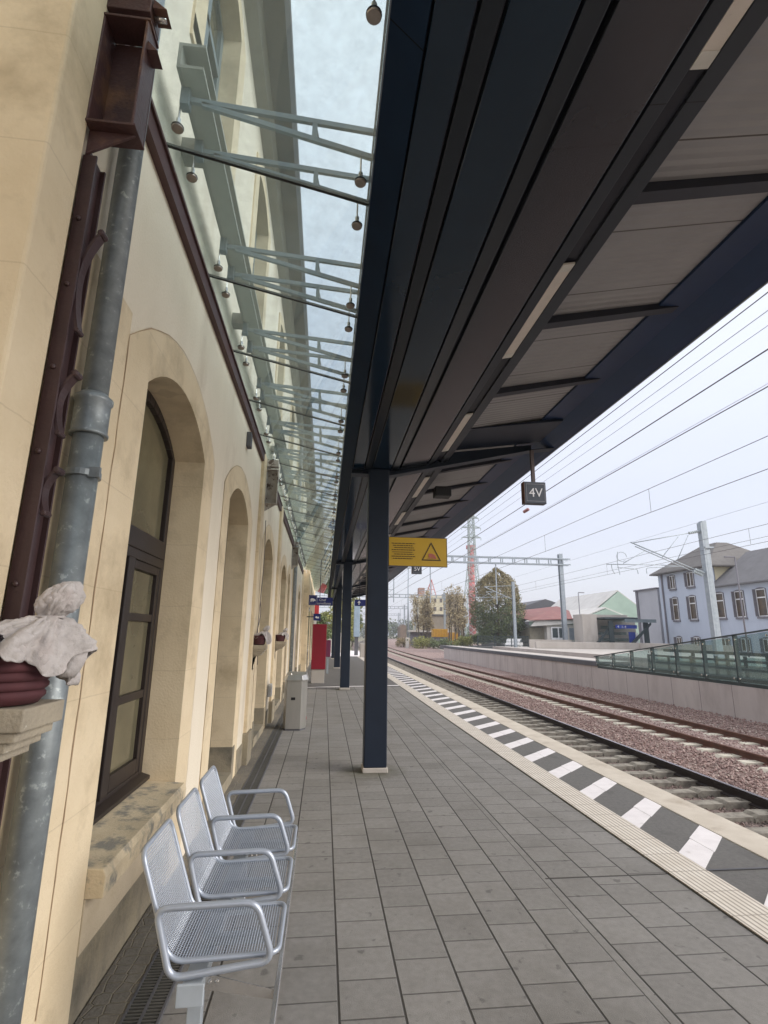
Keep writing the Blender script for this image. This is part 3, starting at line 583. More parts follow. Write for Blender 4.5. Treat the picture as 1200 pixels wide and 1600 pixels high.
downpipe(-0.985, 17.0, 'grey downpipe behind the litter bin, beside the projecting wing', False)

# rusty iron remains of an old canopy on each pilaster
def iron_bracket(y, x, label, m, full):
    t = T('iron_bracket', label, 'iron bracket', (x, y, 3.7), 'old iron canopy brackets')
    w_ = 0.19; z0, z1 = 3.84, 4.40; D = 0.13
    mb = MB()   # open-fronted box: back, top, bottom, left cheek
    mb.box(x, x+w_, y+D-0.01, y+D, z0, z1); mb.box(x, x+w_+0.008, y, y+D-0.011, z0-0.012, z0); mb.box(x, x+w_+0.008, y, y+D-0.011, z1, z1+0.012)
    mb.box(x, x+0.01, y+0.004, y+D-0.011, z0+0.001, z1-0.001); mb.box(x+w_-0.012, x+w_, y+0.004, y+D-0.012, z0+0.001, z1-0.001)
    mb.build('box_section', m, t, bevel=0.003)
    MB().pr([(x+0.001, z0-0.013), (x+w_-0.005, z0-0.013), (x+0.05, z0-0.10), (x+0.001, z0-0.13)], y+0.045, y+0.058, 'y').build('gusset', m, t, bevel=0.002)
    mb = MB(); mb.box(x+0.001, x+w_-0.004, y+0.01, y+D, z1+0.06, z1+0.17); mb.build('stub', m, t, bevel=0.003)
    if full:
        mb = MB(); mb.box(x+0.001, x+w_-0.004, y+0.002, y+0.012, z1+0.17, z1+0.26); mb.box(x+0.002, x+w_*0.7, y+0.02, y+D-0.01, z1+0.26, z1+0.44)
        mb.build('flap', m, t)
        for zz_, l in ((z1-0.14, 0.045), (z1+0.10, 0.06), (z1+0.30, 0.06)): MB().pr([(x+w_, zz_+0.05), (x+w_+l, zz_), (x+w_, zz_)], y+0.02, y+0.10, 'y').build('flap', m, t)
        MB().lathe([(0.012, 0), (0.012, 0.05)], (x+w_, y+0.06, z1+0.09), 10, 'x').build('bolt', inox, t, smooth=True)
        MB().box(x-0.01, x+0.045, y+0.052, y+0.062, 0.9, z0-0.13).build('flange', m2, t, bevel=0.002)
        mb = MB(); mb.box(x-0.008, x+0.012, y+0.062, y+0.16, 0.9, z0-0.1); mb.box(x-0.008, x+0.03, y+0.162, y+0.172, 0.9, z0-0.1); mb.build('web', m2, t)
        for k, z in enumerate((1.95, 2.42, 2.75, 3.1, 3.4)): MB().lathe([(0.011, 0), (0.009, -0.006), (0.004, -0.009)], (x+0.015, y+0.052, z), 10, 'y').build('rivet', m2, t, smooth=True)
        # scroll leaves
        for (za, zb, dx) in ((2.92, 3.36, 0.065), (2.50, 2.74, 0.05), (2.20, 2.36, 0.04)):
            n_ = 12; pts = []
            for i in range(n_+1):
                u = i/n_; pts.append((x+0.035+dx*(2*u-1)**2*(0.95 if u > 0.5 else 0.45)-0.005, y+0.09, za+(zb-za)*u))
            mb = MB(); vs = []
            for (px, py, pz) in pts: vs += [(px, py-0.022, pz), (px, py+0.022, pz), (px+0.012, py+0.022, pz), (px+0.012, py-0.022, pz)]
            fs = [(4*i+j, 4*i+4+j, 4*i+4+(j+1) % 4, 4*i+(j+1) % 4) for i in range(n_) for j in range(4)]+[(0, 1, 2, 3), (4*n_+3, 4*n_+2, 4*n_+1, 4*n_)]
            mb.add(vs, fs); mb.lathe([(0.008, -0.024), (0.014, -0.02), (0.014, 0.02), (0.008, 0.024)], (pts[-1][0]+0.006, pts[-1][1], pts[-1][2]), 10, 'y'); mb.lathe([(0.008, -0.024), (0.011, -0.02), (0.011, 0.02), (0.008, 0.024)], (pts[0][0]+0.006, pts[0][1], pts[0][2]), 10, 'y')
            mb.build('scroll', m2, t)
    return t
m2 = iron_plain
iron_bracket(1.83, -1.048, 'rusty brown iron box with scroll leaves down its stem, beside the foreground downpipe', iron_m, True)
iron_bracket(8.30, -1.03, 'peeling white iron box on the pilaster beyond the second opening', peel_m, False)
iron_bracket(16.2, -1.07, 'distant peeling iron box at the top of the grey downpipe', peel_m, False)
mb = MB()
mb.box(-1.078, -1.02, 6.45, 6.57, 4.12, 4.32); tag(mb.build('junction_box', cap_m, loc=(-1.05, 6.5, 4.12), bevel=0.008), 'small dark metal box hanging just under the maroon trim', 'metal box')
mb = MB(); mb.path([(-1.02, 8.55+0.25*math.sin(i*0.5)*0.5, 3.6-0.19*i+0.0) for i in range(12)], 0.006, 6); mb.path([(-1.02, 8.5+0.18*math.sin(i*0.9), 2.3-0.11*i) for i in range(10)], 0.006, 6)
tag(mb.build('loose_cable', wire_m, loc=(-1.02, 8.5, 2)), 'thin dark cable hanging in loops on the wall below the peeling box', 'cable')

# stone consoles with planters wrapped in fleece
def console(y0, y1, x0, x1, zt, label):
    t = T('stone_console', label, 'stone shelf', ((x0+x1)/2, (y0+y1)/2, zt-0.3), 'stone consoles on the pilasters')
    MB().box(x0, x1, y0, y1, zt-0.062, zt).build('slab', shelf_m, t, bevel=0.005)
    mb = MB(); e_ = 0.025
    for k in range(3): mb.box(x0, x1-0.02-e_*k, y0+0.012+0.008*k, y1-0.012-0.008*k, zt-0.062-0.028*(k+1), zt-0.0625-0.028*k)
    mb.build('moulding', shelf_m, t, bevel=0.004)
    pts = [(x0, zt-0.147), (x1-0.085, zt-0.147)]+[(x1-0.085-0.17*math.sin(a*math.pi/2), zt-0.147-0.15*(1-math.cos(a*math.pi/2))-0.02*a) for a in (0.2, 0.4, 0.6, 0.8, 1.0)]+[(x0, zt-0.36)]
    pts = [(max(px, x0), pz) for px, pz in pts]; MB().pr(pts, y0+0.05, y1-0.05, 'y').build('corbel', shelf_m, t, bevel=0.003)
def planter(cx, cy, z, label, s=1.0, rot=0.3, off_=0.15, seed=1, leafy=False):
    t = T('planter', label, 'planter', (cx, cy, z), 'fleece-wrapped planters')
    rr_ = random.Random(seed); mb = MB(); prof = [(0.098, 0)]
    for k in range(6): z_ = 0.012+k*0.026; prof += [(0.106+0.005*k, z_), (0.114+0.005*k, z_+0.008), (0.114+0.005*k, z_+0.018), (0.107+0.005*k, z_+0.0255)]
    prof += [(0.13, 0.17), (0.118, 0.172), (0.115, 0.14)]
    mb.lathe([(r*s, h*s) for r, h in prof], (cx, cy, z+0.002), 28); mb.build('pot', pot_m, t, smooth=True)
    # fleece: tied bag above a flared skirt
    nn, rings = 110, 50; vs = []; ph = [rr_.random()*6.28 for _ in range(6)]
    for i in range(rings):
        u = i/(rings-1)
        if u < 0.42:
            q = u/0.42; r = 0.058*math.sqrt(max(0, 1-(1-q)**2.4))*(1.0 if q < 0.55 else 1-0.62*((q-0.55)/0.45)**1.5); hz = 0.355-0.11*q
        else:
            q = (u-0.42)/0.58; r = 0.036+0.135*q**0.75; r -= 0.018*q; hz = 0.245-0.155*q**1.25
        for j in range(nn):
            a = 2*math.pi*j/nn
            fold = 0.13*math.sin(5*a+ph[0]+2*u)+0.09*math.sin(9*a+ph[1]-3*u)+0.05*math.sin(17*a+ph[2])
            amp = 0.25 if u < 0.3 else 1.0 if u < 0.55 else 1.1
            k = r*(1+fold*amp)
            dz = (0.03*math.sin(4*a+ph[3])+0.035*math.sin(3*a+ph[4])+0.018*math.sin(7*a+ph[5]))*(max(0, u-0.5)*2)**1.5
            sq = 1.0+0.18*math.cos(2*(a-0.4)); wa = a+rot; dz += max(0, math.cos(wa+2.0))*0.085*max(0, (u-0.45)/0.55)**1.3; k *= 1+0.05*math.sin(11*a+23*u)*math.sin(7*u+3*a)
            vs.append((cx+off_*s*(0.25+0.75*(1-u))+k*s*sq*math.cos(a+rot), cy+k*s*math.sin(a+rot), z+(hz+dz)*s))
    mb = MB(); mb.add(vs, [(i*nn+j, i*nn+(j+1) % nn, (i+1)*nn+(j+1) % nn, (i+1)*nn+j) for i in range(rings-1) for j in range(nn)])
    o = mb.build('fleece_cover', fleece, t, smooth=True); so_ = o.modifiers.new('thick', 'SOLIDIFY'); so_.thickness = 0.0025; tx = bpy.data.textures.new('crumple', 'CLOUDS'); tx.noise_scale = 0.03; tx.noise_depth = 4; dm_ = o.modifiers.new('crumple', 'DISPLACE'); dm_.texture = tx; dm_.strength = 0.026; dm_.mid_level = 0.5
    mb = MB(); mb.path([(cx+off_*s*0.68+0.041*s*math.cos(a*0.52), cy+0.041*s*math.sin(a*0.52), z+0.247*s) for a in range(12)], 0.003*s, 6, closed=True); mb.build('tie', fleece, t)
    mb = MB()   # loose tail of cloth
    vs = []
    for i in range(10):
        u = i/9; wq = 0.022*(1-0.5*abs(u-0.4)); x_ = cx+(off_*0.68+0.05+0.05*math.sin(u*2.6))*s; zq = z+(0.245-0.17*u)*s
        vs += [(x_-wq*s, cy-0.01*s+0.01*math.sin(u*5), zq), (x_+wq*s, cy+0.012*s, zq-0.004)]
    mb.add(vs, [(2*i, 2*i+1, 2*i+3, 2*i+2) for i in range(9)]); o = mb.build('cloth_tail', fleece, t, smooth=True); o.modifiers.new('thick', 'SOLIDIFY').thickness = 0.002
    if leafy:
        mb = MB()
        for i in range(420):
            d = Vector((rr_.gauss(0, 1), rr_.gauss(0, 1), rr_.gauss(0, 1))).normalized()*0.052*rr_.random()**0.3; c = Vector((cx+0.005, cy-0.135, z+0.150))+Vector((d.x*1.1, d.y*0.7, d.z*1.15))
            a = Vector((rr_.gauss(0, 1), rr_.gauss(0, 1), rr_.gauss(0, 1))).normalized()*0.012; b = a.cross(Vector((rr_.random(), rr_.random(), rr_.random()))).normalized()*0.009
            mb.quad(c-a, c+b, c+a, c-b)
        mb.build('dried_plant', dead_m, t, fix=False)
    return t
console(1.60, 1.83, -1.044, -0.80, 1.59, 'weathered stone shelf in the left foreground under the maroon planter')
planter(-0.925, 1.70, 1.592, 'maroon planter tied in white fleece in the left foreground', 1.0, leafy=True)
console(8.06, 8.30, -1.03, -0.84, 1.62, 'stone shelf on the first pilaster beyond the doors, holding a planter')
planter(-0.96, 8.18, 1.622, 'small maroon planter wrapped in fleece on the wall shelf before the bin', 0.8, seed=4)
console(11.63, 11.87, -1.03, -0.80, 1.62, 'stone shelf on the wall just beyond the litter bin, holding a planter')
planter(-0.93, 11.75, 1.622, 'small fleece-wrapped planter seen above the litter bin', 0.8, seed=9)
tag(MB().box(-1.074, -1.0, 11.15, 11.30, 0.55, 0.80).build('socket_box', white_f, loc=(-1.04, 11.2, 0.55), bevel=0.02), 'small white electrical box low on the wall near the bin', 'electrical box')

# drain channel
dr = T('drain_channel', 'slotted dark metal drain running along the foot of the wall', 'drain', (-0.8, 6, 0))
mb = MB(); mb.box(-0.886, -0.874, -2, 25, 0.0, 0.016); mb.box(-0.716, -0.704, -2, 25, 0.0, 0.016); mb.box(-0.802, -0.788, -2, 25, 0.0, 0.015); mb.build('frame', cap_m, dr)
MB().box(-0.874, -0.716, -2, 25, 0.0, 0.003).build('channel_floor', rubber, dr)
mb = MB(); y = 1.5
while y < 13:
    mb.box(-0.874, -0.802, y, y+0.011, 0.004, 0.014); mb.box(-0.788, -0.716, y, y+0.011, 0.004, 0.014); y += 0.024
mb.build('grating', mat('grate_iron', (0.10, 0.098, 0.09), None, 20, 0.6), dr)

# ================================================================== BENCH
bench = T('bench', 'three linked silver wire-mesh seats with looped armrests by the wall', 'bench', (-0.4, 3.4, 0))
def rounded(pts, rad, n=5, closed=True):
    out = []; k = len(pts)
    for i in range(k):
        p = Vector(pts[i])
        if not closed and i in (0, k-1): out.append(tuple(p)); continue
        a = Vector(pts[i-1]); b = Vector(pts[(i+1) % k]); da = (a-p).normalized(); db = (b-p).normalized()
        r_ = min(rad, (a-p).length*0.45, (b-p).length*0.45); s0_ = p+da*r_; s1_ = p+db*r_
        for j in range(n+1):
            t_ = j/n; out.append(tuple((1-t_)**2*s0_+2*t_*(1-t_)*p+t_*t_*s1_))
    return out
def seat_curve(u):   # back top -> bend -> front edge, returns (x,z)
    return u
prof_pts = rounded([(-0.755, 0, 0.86), (-0.60, 0, 0.44), (-0.145, 0, 0.455)], 0.07, 8, closed=False)
def resample(P, n):
    P = [Vector(p) for p in P]; L_ = [0]
    for a, b in zip(P[:-1], P[1:]): L_.append(L_[-1]+(b-a).length)
    out = []; j = 0
    for i in range(n+1):
        t_ = L_[-1]*i/n
        while j < len(L_)-2 and L_[j+1] < t_: j += 1
        f_ = (t_-L_[j])/(L_[j+1]-L_[j]); out.append(P[j].lerp(P[j+1], f_))
    return out
SY = [(2.66, 3.09), (3.215, 3.645), (3.77, 4.20)]
for (ya_, yb_) in SY:
    # tubular frame: loop through both sides
    side = [Vector(p) for p in prof_pts]
    loop = [(p.x, ya_, p.z) for p in side]+[(p.x, yb_, p.z) for p in reversed(side)]
    # round four plan corners
    def cornered(loop):
        k = len(side); c = [loop[0], loop[k-1], loop[k], loop[-1]]
        L1 = loop[1:k-1]; L2 = loop[k+1:-1]
        def cor(a, p, b, r_=0.055, n_=5):
            a, p, b = map(Vector, (a, p, b)); s0_ = p+(a-p).normalized()*r_; s1_ = p+(b-p).normalized()*r_
            return [tuple((1-t_/n_)**2*s0_+2*(t_/n_)*(1-t_/n_)*p+(t_/n_)**2*s1_) for t_ in range(n_+1)]
        return cor(loop[-1], loop[0], loop[1])+L1+cor(loop[k-2], loop[k-1], loop[k])+cor(loop[k-1], loop[k], loop[k+1])+L2+cor(loop[-2], loop[-1], loop[0])
    fr = MB(); fr.path(cornered(loop), 0.0115, 10, closed=True)
    se = fr.build('seat_frame', seat_m, bench, smooth=True)
    rs = resample(prof_pts, 74); mesh_ = MB()
    for p in rs[1:-1]:      # cross wires run along the bench
        ins = 0.006; 
        e0 = ya_+ins; e1 = yb_-ins
        i_ = rs.index(p)
        if i_ < 4 or i_ > 70: d_ = 0.02*(4-min(i_, 74-i_)); e0 += max(0, d_); e1 -= max(0, d_)
        mesh_.tube((p.x, e0, p.z), (p.x, e1, p.z), 0.0024, 4)
    k = 13
    for j in range(1, 34):
        yy = ya_+(yb_-ya_)*j/34
        mesh_.path([(p.x, yy, p.z-0.004) for p in rs[::3]], 0.0012 if j % 2 else 0.0016, 4)
    mesh_.build('wire_mesh', seat_m, se)
    MB().box(-0.50, -0.22, (ya_+yb_)/2-0.02, (ya_+yb_)/2+0.02, 0.395, 0.435).build('seat_carrier', leg_m, bench, bevel=0.003)
for y in (2.625, 3.18, 3.735, 4.29):
    pts = rounded([(-0.665, y, 0.655), (-0.245, y, 0.665), (-0.165, y, 0.445), (-0.585, y, 0.398)], 0.055, 6)
    MB().path(pts, 0.0145, 12, closed=True).build('armrest', seat_m, bench, smooth=True)
MB().box(-0.53, -0.45, 2.60, 4.32, 0.325, 0.385).build('beam', leg_m, bench, bevel=0.004)
for y in (2.74, 4.05):
    l_ = MB().box(-0.52, -0.46, y-0.03, y+0.03, 0.02, 0.325).build('leg', leg_m, bench, bevel=0.004)
    MB().box(-0.58, -0.40, y-0.06, y+0.06, 0.0, 0.02).build('foot_plate', leg_m, l_, bevel=0.003)
    MB().pr([(-0.455, 0.375), (-0.16, 0.300), (-0.16, 0.265), (-0.455, 0.315)], y-0.045, y-0.040, 'y').build('rail_bracket', inox, bench)
    mb = MB()
    for dx in (-0.43, -0.40): mb.lathe([(0.009, 0), (0.009, -0.006), (0.004, -0.009)], (dx, y-0.045, 0.345), 8, 'y')
    mb.build('bolts', inox, bench)
MB().box(-0.545, -0.435, 2.585, 2.60, 0.315, 0.395).build('beam_end', leg_m, bench, bevel=0.004)
MB().box(-0.158, -0.135, 2.45, 4.42, 0.262, 0.305).build('front_rail', inox, bench, bevel=0.004)

# ================================================================== LITTER BIN
bn = T('litter_bin', 'tall brushed steel litter bin with slanted lid against the wall', 'litter bin', (-0.5, 10.9, 0))
pl = [(-0.67, 10.66), (-0.385, 10.66), (-0.29, 10.80), (-0.29, 11.14), (-0.70, 11.14), (-0.72, 10.80)]
MB().pr(pl, 0.03, 0.90, 'z').build('body', bin_m, bn, bevel=0.006)
mb = MB().pr([(p[0]*0.97-0.015, p[1]+0.01) for p in pl], 0.0, 0.03, 'z'); mb.build('base', cap_m, bn)
def off_poly(p, s): cx = sum(a for a, b in p)/len(p); cy = sum(b for a, b in p)/len(p); return [(cx+(a-cx)*s, cy+(b-cy)*s) for a, b in p]
o1 = off_poly(pl, 1.10); o2 = off_poly(pl, 0.90); mb = MB(); k = len(pl)
mb.add([(a, b, 0.90) for a, b in o1]+[(a, b, 0.92) for a, b in o1]+[(a, b, 1.0+(b-10.66)*0.10) for a, b in o2], [tuple(range(k-1, -1, -1)), tuple(range(2*k, 3*k))]+[(i, (i+1) % k, (i+1) % k+k, i+k) for i in range(k)]+[(i+k, (i+1) % k+k, (i+1) % k+2*k, i+2*k) for i in range(k)])
mb.build('lid', bin_m, bn, bevel=0.004)
MB().box(-0.58, -0.50, 10.652, 10.662, 0.55, 0.60).build('slot', rubber, bn, bevel=0.003)
MB().lathe([(0.012, 0), (0.014, 0.03), (0.006, 0.05)], (-0.60, 10.75, 0.985), 10).build('lock', inox, bn)
text('CFL', 0.07, red_b, bn, (-0.285, 10.90, 0.16), (R(90), 0, R(90)), 'logo')

# ================================================================== GLASS CANOPY
def gz(x): return 4.70-0.23*(x+1.08)
gc = T('glass_canopy', 'row of green-tinted glass panes hung between station wall and platform roof', 'glass canopy', (-0.5, 12, 4.5))
bmchan.build('wall_channel', beam_gm, gc)
joints = [0.33+1.2*k for k in range(0, 31)]
for a, b in zip(joints[:-1], joints[1:]):
    x0 = -1.075 if a < 24.2 else -0.74
    x1 = 0.178; a_, b_ = a+0.010, b-0.010
    if a < 25.5 < b: x0 = -0.74
    MB().pr([(x0, gz(x0)), (x1, gz(x1)), (x1, gz(x1)+0.016), (x0, gz(x0)+0.016)], a_, b_, 'y').build('glass_pane', glass_c, gc)
for y in joints:
    mb = MB()
    x0 = -1.075 if y < 24.2 else -0.74
    mb.pr([(x0, gz(x0)-0.002), (0.18, gz(0.18)-0.002), (0.18, gz(0.18)+0.018), (x0, gz(x0)+0.018)], y-0.009, y+0.009, 'y'); mb.build('pane_seal', rubber, gc)
for jj, y in enumerate(joints[1:-1]):
    for d in (-0.17, 0.17):
        yb = y+d; x0 = -0.93; t_ = 0.022
        def barz(mb, p, q, th, hh=0.028):
            mb.pr([(p[0], p[1]-hh/2), (q[0], q[1]-hh/2), (q[0], q[1]+hh/2), (p[0], p[1]+hh/2)], yb-th/2, yb+th/2, 'y')
        mb = MB(); barz(mb, (x0, 4.86), (0.235, 4.775), 0.022, 0.034); barz(mb, (x0+0.1, 4.835), (0.235, 4.575), 0.022, 0.034); barz(mb, (-0.165, 4.80), (-0.135, 4.665), 0.022, 0.03)
        mb.pr([(-0.18, 4.80), (-0.15, 4.80), (-0.15, 4.66), (-0.18, 4.66)], yb-0.010, yb+0.010, 'y')
        mb.box(-0.95, -0.90, yb-0.03, yb+0.03, 4.80, 4.94)
        br = mb.build('bracket_arm', steel_g, gc)
        for px, zt in ((-0.953, 4.83), (0.117, 4.60)):
            if yb > 30: continue
            mb = MB(); zg = gz(px)
            mb.path([(px, yb, zg-0.03), (px+0.0, yb, zt)], 0.006, 6); mb.lathe([(0.013, 0.014), (0.013, 0.045), (0.009, 0.05)], (px, yb, zg), 8)
            mb.lathe([(0.024, -0.022), (0.026, -0.018), (0.026, -0.006), (0.024, -0.002)], (px, yb, zg), 16)
            pf_ = mb.build('point_fixing', inox, br)
            if yb < 12: MB().lathe([(0.031, -0.032), (0.034, -0.028), (0.034, -0.0225)], (px, yb, zg), 16).build('disc', knob_m, pf_); MB().lathe([(0.030, -0.0222), (0.0355, -0.020), (0.0355, -0.014), (0.030, -0.0122)], (px, yb, zg), 16).build('ring', rubber, pf_)

# ================================================================== PLATFORM CANOPY
Y0, Y1 = -8, 42.3
pc = T('platform_canopy', 'long navy steel canopy with corrugated underside over the platform', 'canopy', (1.5, 18, 4.2))
def strip_(name, poly, m, bev=0.004): return MB().pr(poly, Y0, Y1, 'y').build(name, m, pc, bevel=bev)
strip_('gutter_fascia', [(0.186, 4.40), (0.333, 4.24), (0.335, 4.75), (0.186, 4.75)], fascia_m)
strip_('soffit_panel', [(0.345, 4.24), (0.512, 4.24), (0.512, 4.30), (0.345, 4.30)], navy_gl)
strip_('soffit_panel', [(0.530, 4.24), (0.622, 4.24), (0.622, 4.30), (0.530, 4.30)], char_p)
strip_('soffit_panel', [(0.638, 4.24), (0.918, 4.24), (0.918, 4.30), (0.638, 4.30)], navy_gl)
strip_('soffit_panel', [(0.934, 4.24), (1.040, 4.255), (1.040, 4.31), (0.934, 4.30)], char_p)
strip_('soffit_panel', [(1.075, 4.262), (1.482, 4.355), (1.482, 4.41), (1.075, 4.32)], brown_gl)
strip_('backing', [(0.34, 4.301), (1.0, 4.302), (1.9, 4.55), (1.9, 4.60), (1.0, 4.36), (0.34, 4.36)], purl_m)
strip_('channel', [(1.508, 4.372), (1.606, 4.395), (1.606, 4.48), (1.508, 4.44)], chan_m)
strip_('channel', [(1.709, 4.418), (1.83, 4.446), (1.83, 4.53), (1.709, 4.51)], chan_m)
def dz(x): return 4.60+0.21*(x-1.83)
strip_('roof_deck', [(1.835, dz(1.835)), (3.02, dz(3.02)), (3.02, dz(3.02)+0.09), (1.835, dz(1.835)+0.09)], deck_m, 0)
strip_('edge_panel', [(3.0, dz(3.0)-0.03), (3.30, dz(3.3)-0.07), (3.50, 4.745), (3.60, 4.725), (3.60, 4.80), (3.0, dz(3.0)+0.10)], edge_b, 0.006)
strip_('edge_trim', [(3.602, 4.72), (3.615, 4.72), (3.615, 4.95), (3.602, 4.95)], mast_m, 0)
strip_('roof', [(0.19, 4.751), (3.60, 5.05), (3.60, 5.09), (0.19, 4.79)], cap_m, 0)
COLY = [-3.2, 7.5, 18.1, 28.8, 39.4]
for cy in COLY:
    MB().box(0.59, 0.90, cy, cy+0.26, 0.06, 4.24).build('column', navy, pc, bevel=0.014)
    MB().box(0.575, 0.915, cy-0.02, cy+0.28, 0.0, 0.062).build('column_base', conc, pc, bevel=0.01)
    def bz(x): return 4.155+0.232*(x-0.93)
    mb = MB()
    mb.pr([(0.90, bz(0.9)), (3.20, bz(3.2)), (3.55, 4.73), (3.55, 4.742), (3.2, bz(3.2)+0.014), (0.90, bz(0.9)+0.014)], cy+0.03, cy+0.20, 'y')
    mb.pr([(0.90, bz(0.9)+0.0145), (3.2, bz(3.2)+0.0145), (3.2, bz(3.2)+0.11), (0.90, bz(0.9)+0.30)], cy+0.105, cy+0.12, 'y')
    mb.box(0.33, 0.59, cy+0.03, cy+0.20, 4.16, 4.172); mb.box(0.33, 0.59, cy+0.105, cy+0.12, 4.173, 4.235); mb.box(0.33, 0.59, cy+0.04, cy+0.19, 4.2251, 4.238)
    mb.build('beam', navy, pc)
    MB().pr([(1.835, dz(1.835)-0.012), (3.3, dz(3.3)-0.10), (3.3, dz(3.3)-0.06), (1.835, dz(1.835)-0.002)], cy-0.85, cy+0.02, 'y').build('haunch_panel', navy, pc)
    for o_ in (-4.9, -3.46, -2.03, 1.0, 2.43, 3.9):
        y = cy+o_
        if y < Y0 or y > Y1-0.2: continue
        MB().pr([(1.84, dz(1.84)-0.075), (3.2, dz(3.2)-0.06), (3.2, dz(3.2)-0.002), (1.84, dz(1.84)-0.002)], y-0.05, y+0.05, 'y').build('purlin', purl_m, pc)
# light fittings: separate, unlit
k = 0; y = 0.42
ords = ['nearest', 'second', 'third', 'fourth', 'fifth', 'sixth', 'seventh', 'eighth', 'ninth', 'tenth', 'eleventh', 'twelfth', 'thirteenth', 'fourteenth', 'fifteenth']
lf0 = T('light_fitting', 'nearest long pale light strip set in the canopy channel', 'light', (1.66, 0.42, 4.38), 'light strips along the platform canopy')
MB().pr([(1.610, 4.400), (1.705, 4.422), (1.705, 4.435), (1.610, 4.413)], 0.42, 1.74, 'y').build('diffuser', diff_m, lf0)
for ya_ in (0.42, 1.66): MB().pr([(1.610, 4.397), (1.705, 4.419), (1.705, 4.4212), (1.610, 4.3992)], ya_, ya_+0.08, 'y').build('end_cap', diff2, lf0)
for k in range(1, 15):
    copy_tree(lf0, (0, 2.66*k, 0), '%s light strip from the camera in the canopy channel' % ords[k])
mb = MB().box(1.60, 1.71, Y0, Y1, 4.44, 4.46); mb.build('channel_back', purl_m, pc)
tag(MB().box(1.95, 2.25, 9.1, 9.35, 4.30, 4.48).build('loudspeaker', rubber, loc=(2.1, 9.2, 4.3), bevel=0.01), 'dark box loudspeaker under the canopy just beyond the first beam', 'loudspeaker')

# ---- signs
def track_sign(cy, txt, label, up=0):
    t = T('track_sign', label, 'sign', (3.16, cy, 3.78), 'square track number signs hanging from the canopy')
    MB().box(2.985, 3.335, cy-0.03, cy+0.09, 3.78, 4.125).build('panel', sign_dark, t, bevel=0.006)
    mb = MB(); yy = cy-0.0325; mb.box(3.02, 3.315, yy, yy+0.002, 3.815, 3.819); mb.box(3.02, 3.315, yy, yy+0.002, 4.086, 4.09); mb.box(3.02, 3.024, yy, yy+0.002, 3.8195, 4.0855); mb.box(3.311, 3.315, yy, yy+0.002, 3.8195, 4.0855); mb.build('border', wire_l, t)
    text(txt, 0.20, sign_white, t, (3.168, cy-0.033, 3.885), name='lettering', align='CENTER')
    MB().box(3.14, 3.19, cy+0.01, cy+0.06, 4.125, 4.66).build('hanger', mat('brown_hanger', (0.11, 0.08, 0.08), None, 3, 0.5), t)
    MB().box(2.984, 2.99, cy-0.031, cy+0.091, 3.779, 4.126).build('edge_strip', rail_side, t)
    t.location.z += up
track_sign(7.48, '4V', 'square dark sign reading 4V hanging from the first canopy beam')
track_sign(18.05, '5V', 'square dark sign reading 5V half hidden behind the yellow sign', 0.09)
ys_ = T('warning_sign', 'yellow warning sign with black triangle fixed to the nearest column', 'sign', (1.34, 7.46, 2.78))
MB().box(0.902, 1.765, 7.50, 7.53, 2.775, 3.195).build('panel', yel_m, ys_, bevel=0.003)
mb = MB(); mb.box(0.902, 1.768, 7.497, 7.533, 3.1955, 3.202); mb.box(0.902, 1.768, 7.497, 7.533, 2.768, 2.7745); mb.box(1.7655, 1.77, 7.497, 7.533, 2.77, 3.20); mb.build('rim', cap_m, ys_)
mb = MB(); rr_ = random.Random(5)
for i in range(8):
    z = 3.10-0.032*i; x = 0.94+0.02*(i % 3); xe = 1.29-0.02*((i*2) % 3)
    if i == 4: mb.box(x-0.01, xe, 7.4955, 7.4995, z, z+0.007); continue
    while x < xe:
        l_ = 0.018+0.035*rr_.random(); mb.box(x, min(x+l_, xe), 7.4955, 7.4995, z, z+0.010); x += l_+0.007
mb.build('text_lines', ink, ys_)
A_, B_, C_ = Vector((1.53, 0, 3.135)), Vector((1.385, 0, 2.86)), Vector((1.675, 0, 2.86)); G = (A_+B_+C_)/3; mb = MB()
for p, q in ((A_, B_), (B_, C_), (C_, A_)):
    pi3, qi = G+(p-G)*0.84, G+(q-G)*0.84; mb.pr([(p.x, p.z), (q.x, q.z), (qi.x, qi.z), (pi3.x, pi3.z)], 7.4955, 7.4995, 'y')
mb.build('triangle', ink, ys_)
mb = MB(); mb.box(1.49, 1.545, 7.495, 7.4995, 2.905, 2.965); mb.pr([(1.548, 2.96), (1.575, 2.95), (1.60, 2.915), (1.61, 2.89), (1.55, 2.905)], 7.495, 7.4995, 'y'); mb.box(1.47, 1.60, 7.495, 7.4995, 2.888, 2.895); mb.build('pictogram', pink_m, ys_)
# blue signs
bs_ = T('station_sign', 'blue hanging sign reading Chef surveillance with a white pictogram', 'sign', (-0.15, 20, 2.83))
MB().box(-0.61, -0.30, 19.96, 20.06, 2.83, 3.20).build('pictogram_panel', sign_blue, bs_, bevel=0.004)
MB().box(-0.295, 0.29, 19.97, 20.05, 2.82, 3.12).build('panel', sign_blue, bs_, bevel=0.004)
text('Chef', 0.135, sign_white, bs_, (-0.23, 19.965, 2.985)); text('surveillance', 0.125, sign_white, bs_, (-0.29, 19.965, 2.86), sx=0.86)
mb = MB(); mb.pr([(-0.55, 3.05), (-0.50, 3.09), (-0.42, 3.07), (-0.36, 3.03), (-0.36, 2.98), (-0.42, 2.98), (-0.44, 2.94), (-0.46, 2.94), (-0.47, 2.99), (-0.50, 2.99), (-0.51, 2.94), (-0.54, 2.94)], 19.952, 19.958, 'y'); mb.build('pictogram', sign_white, bs_)
mb = MB()
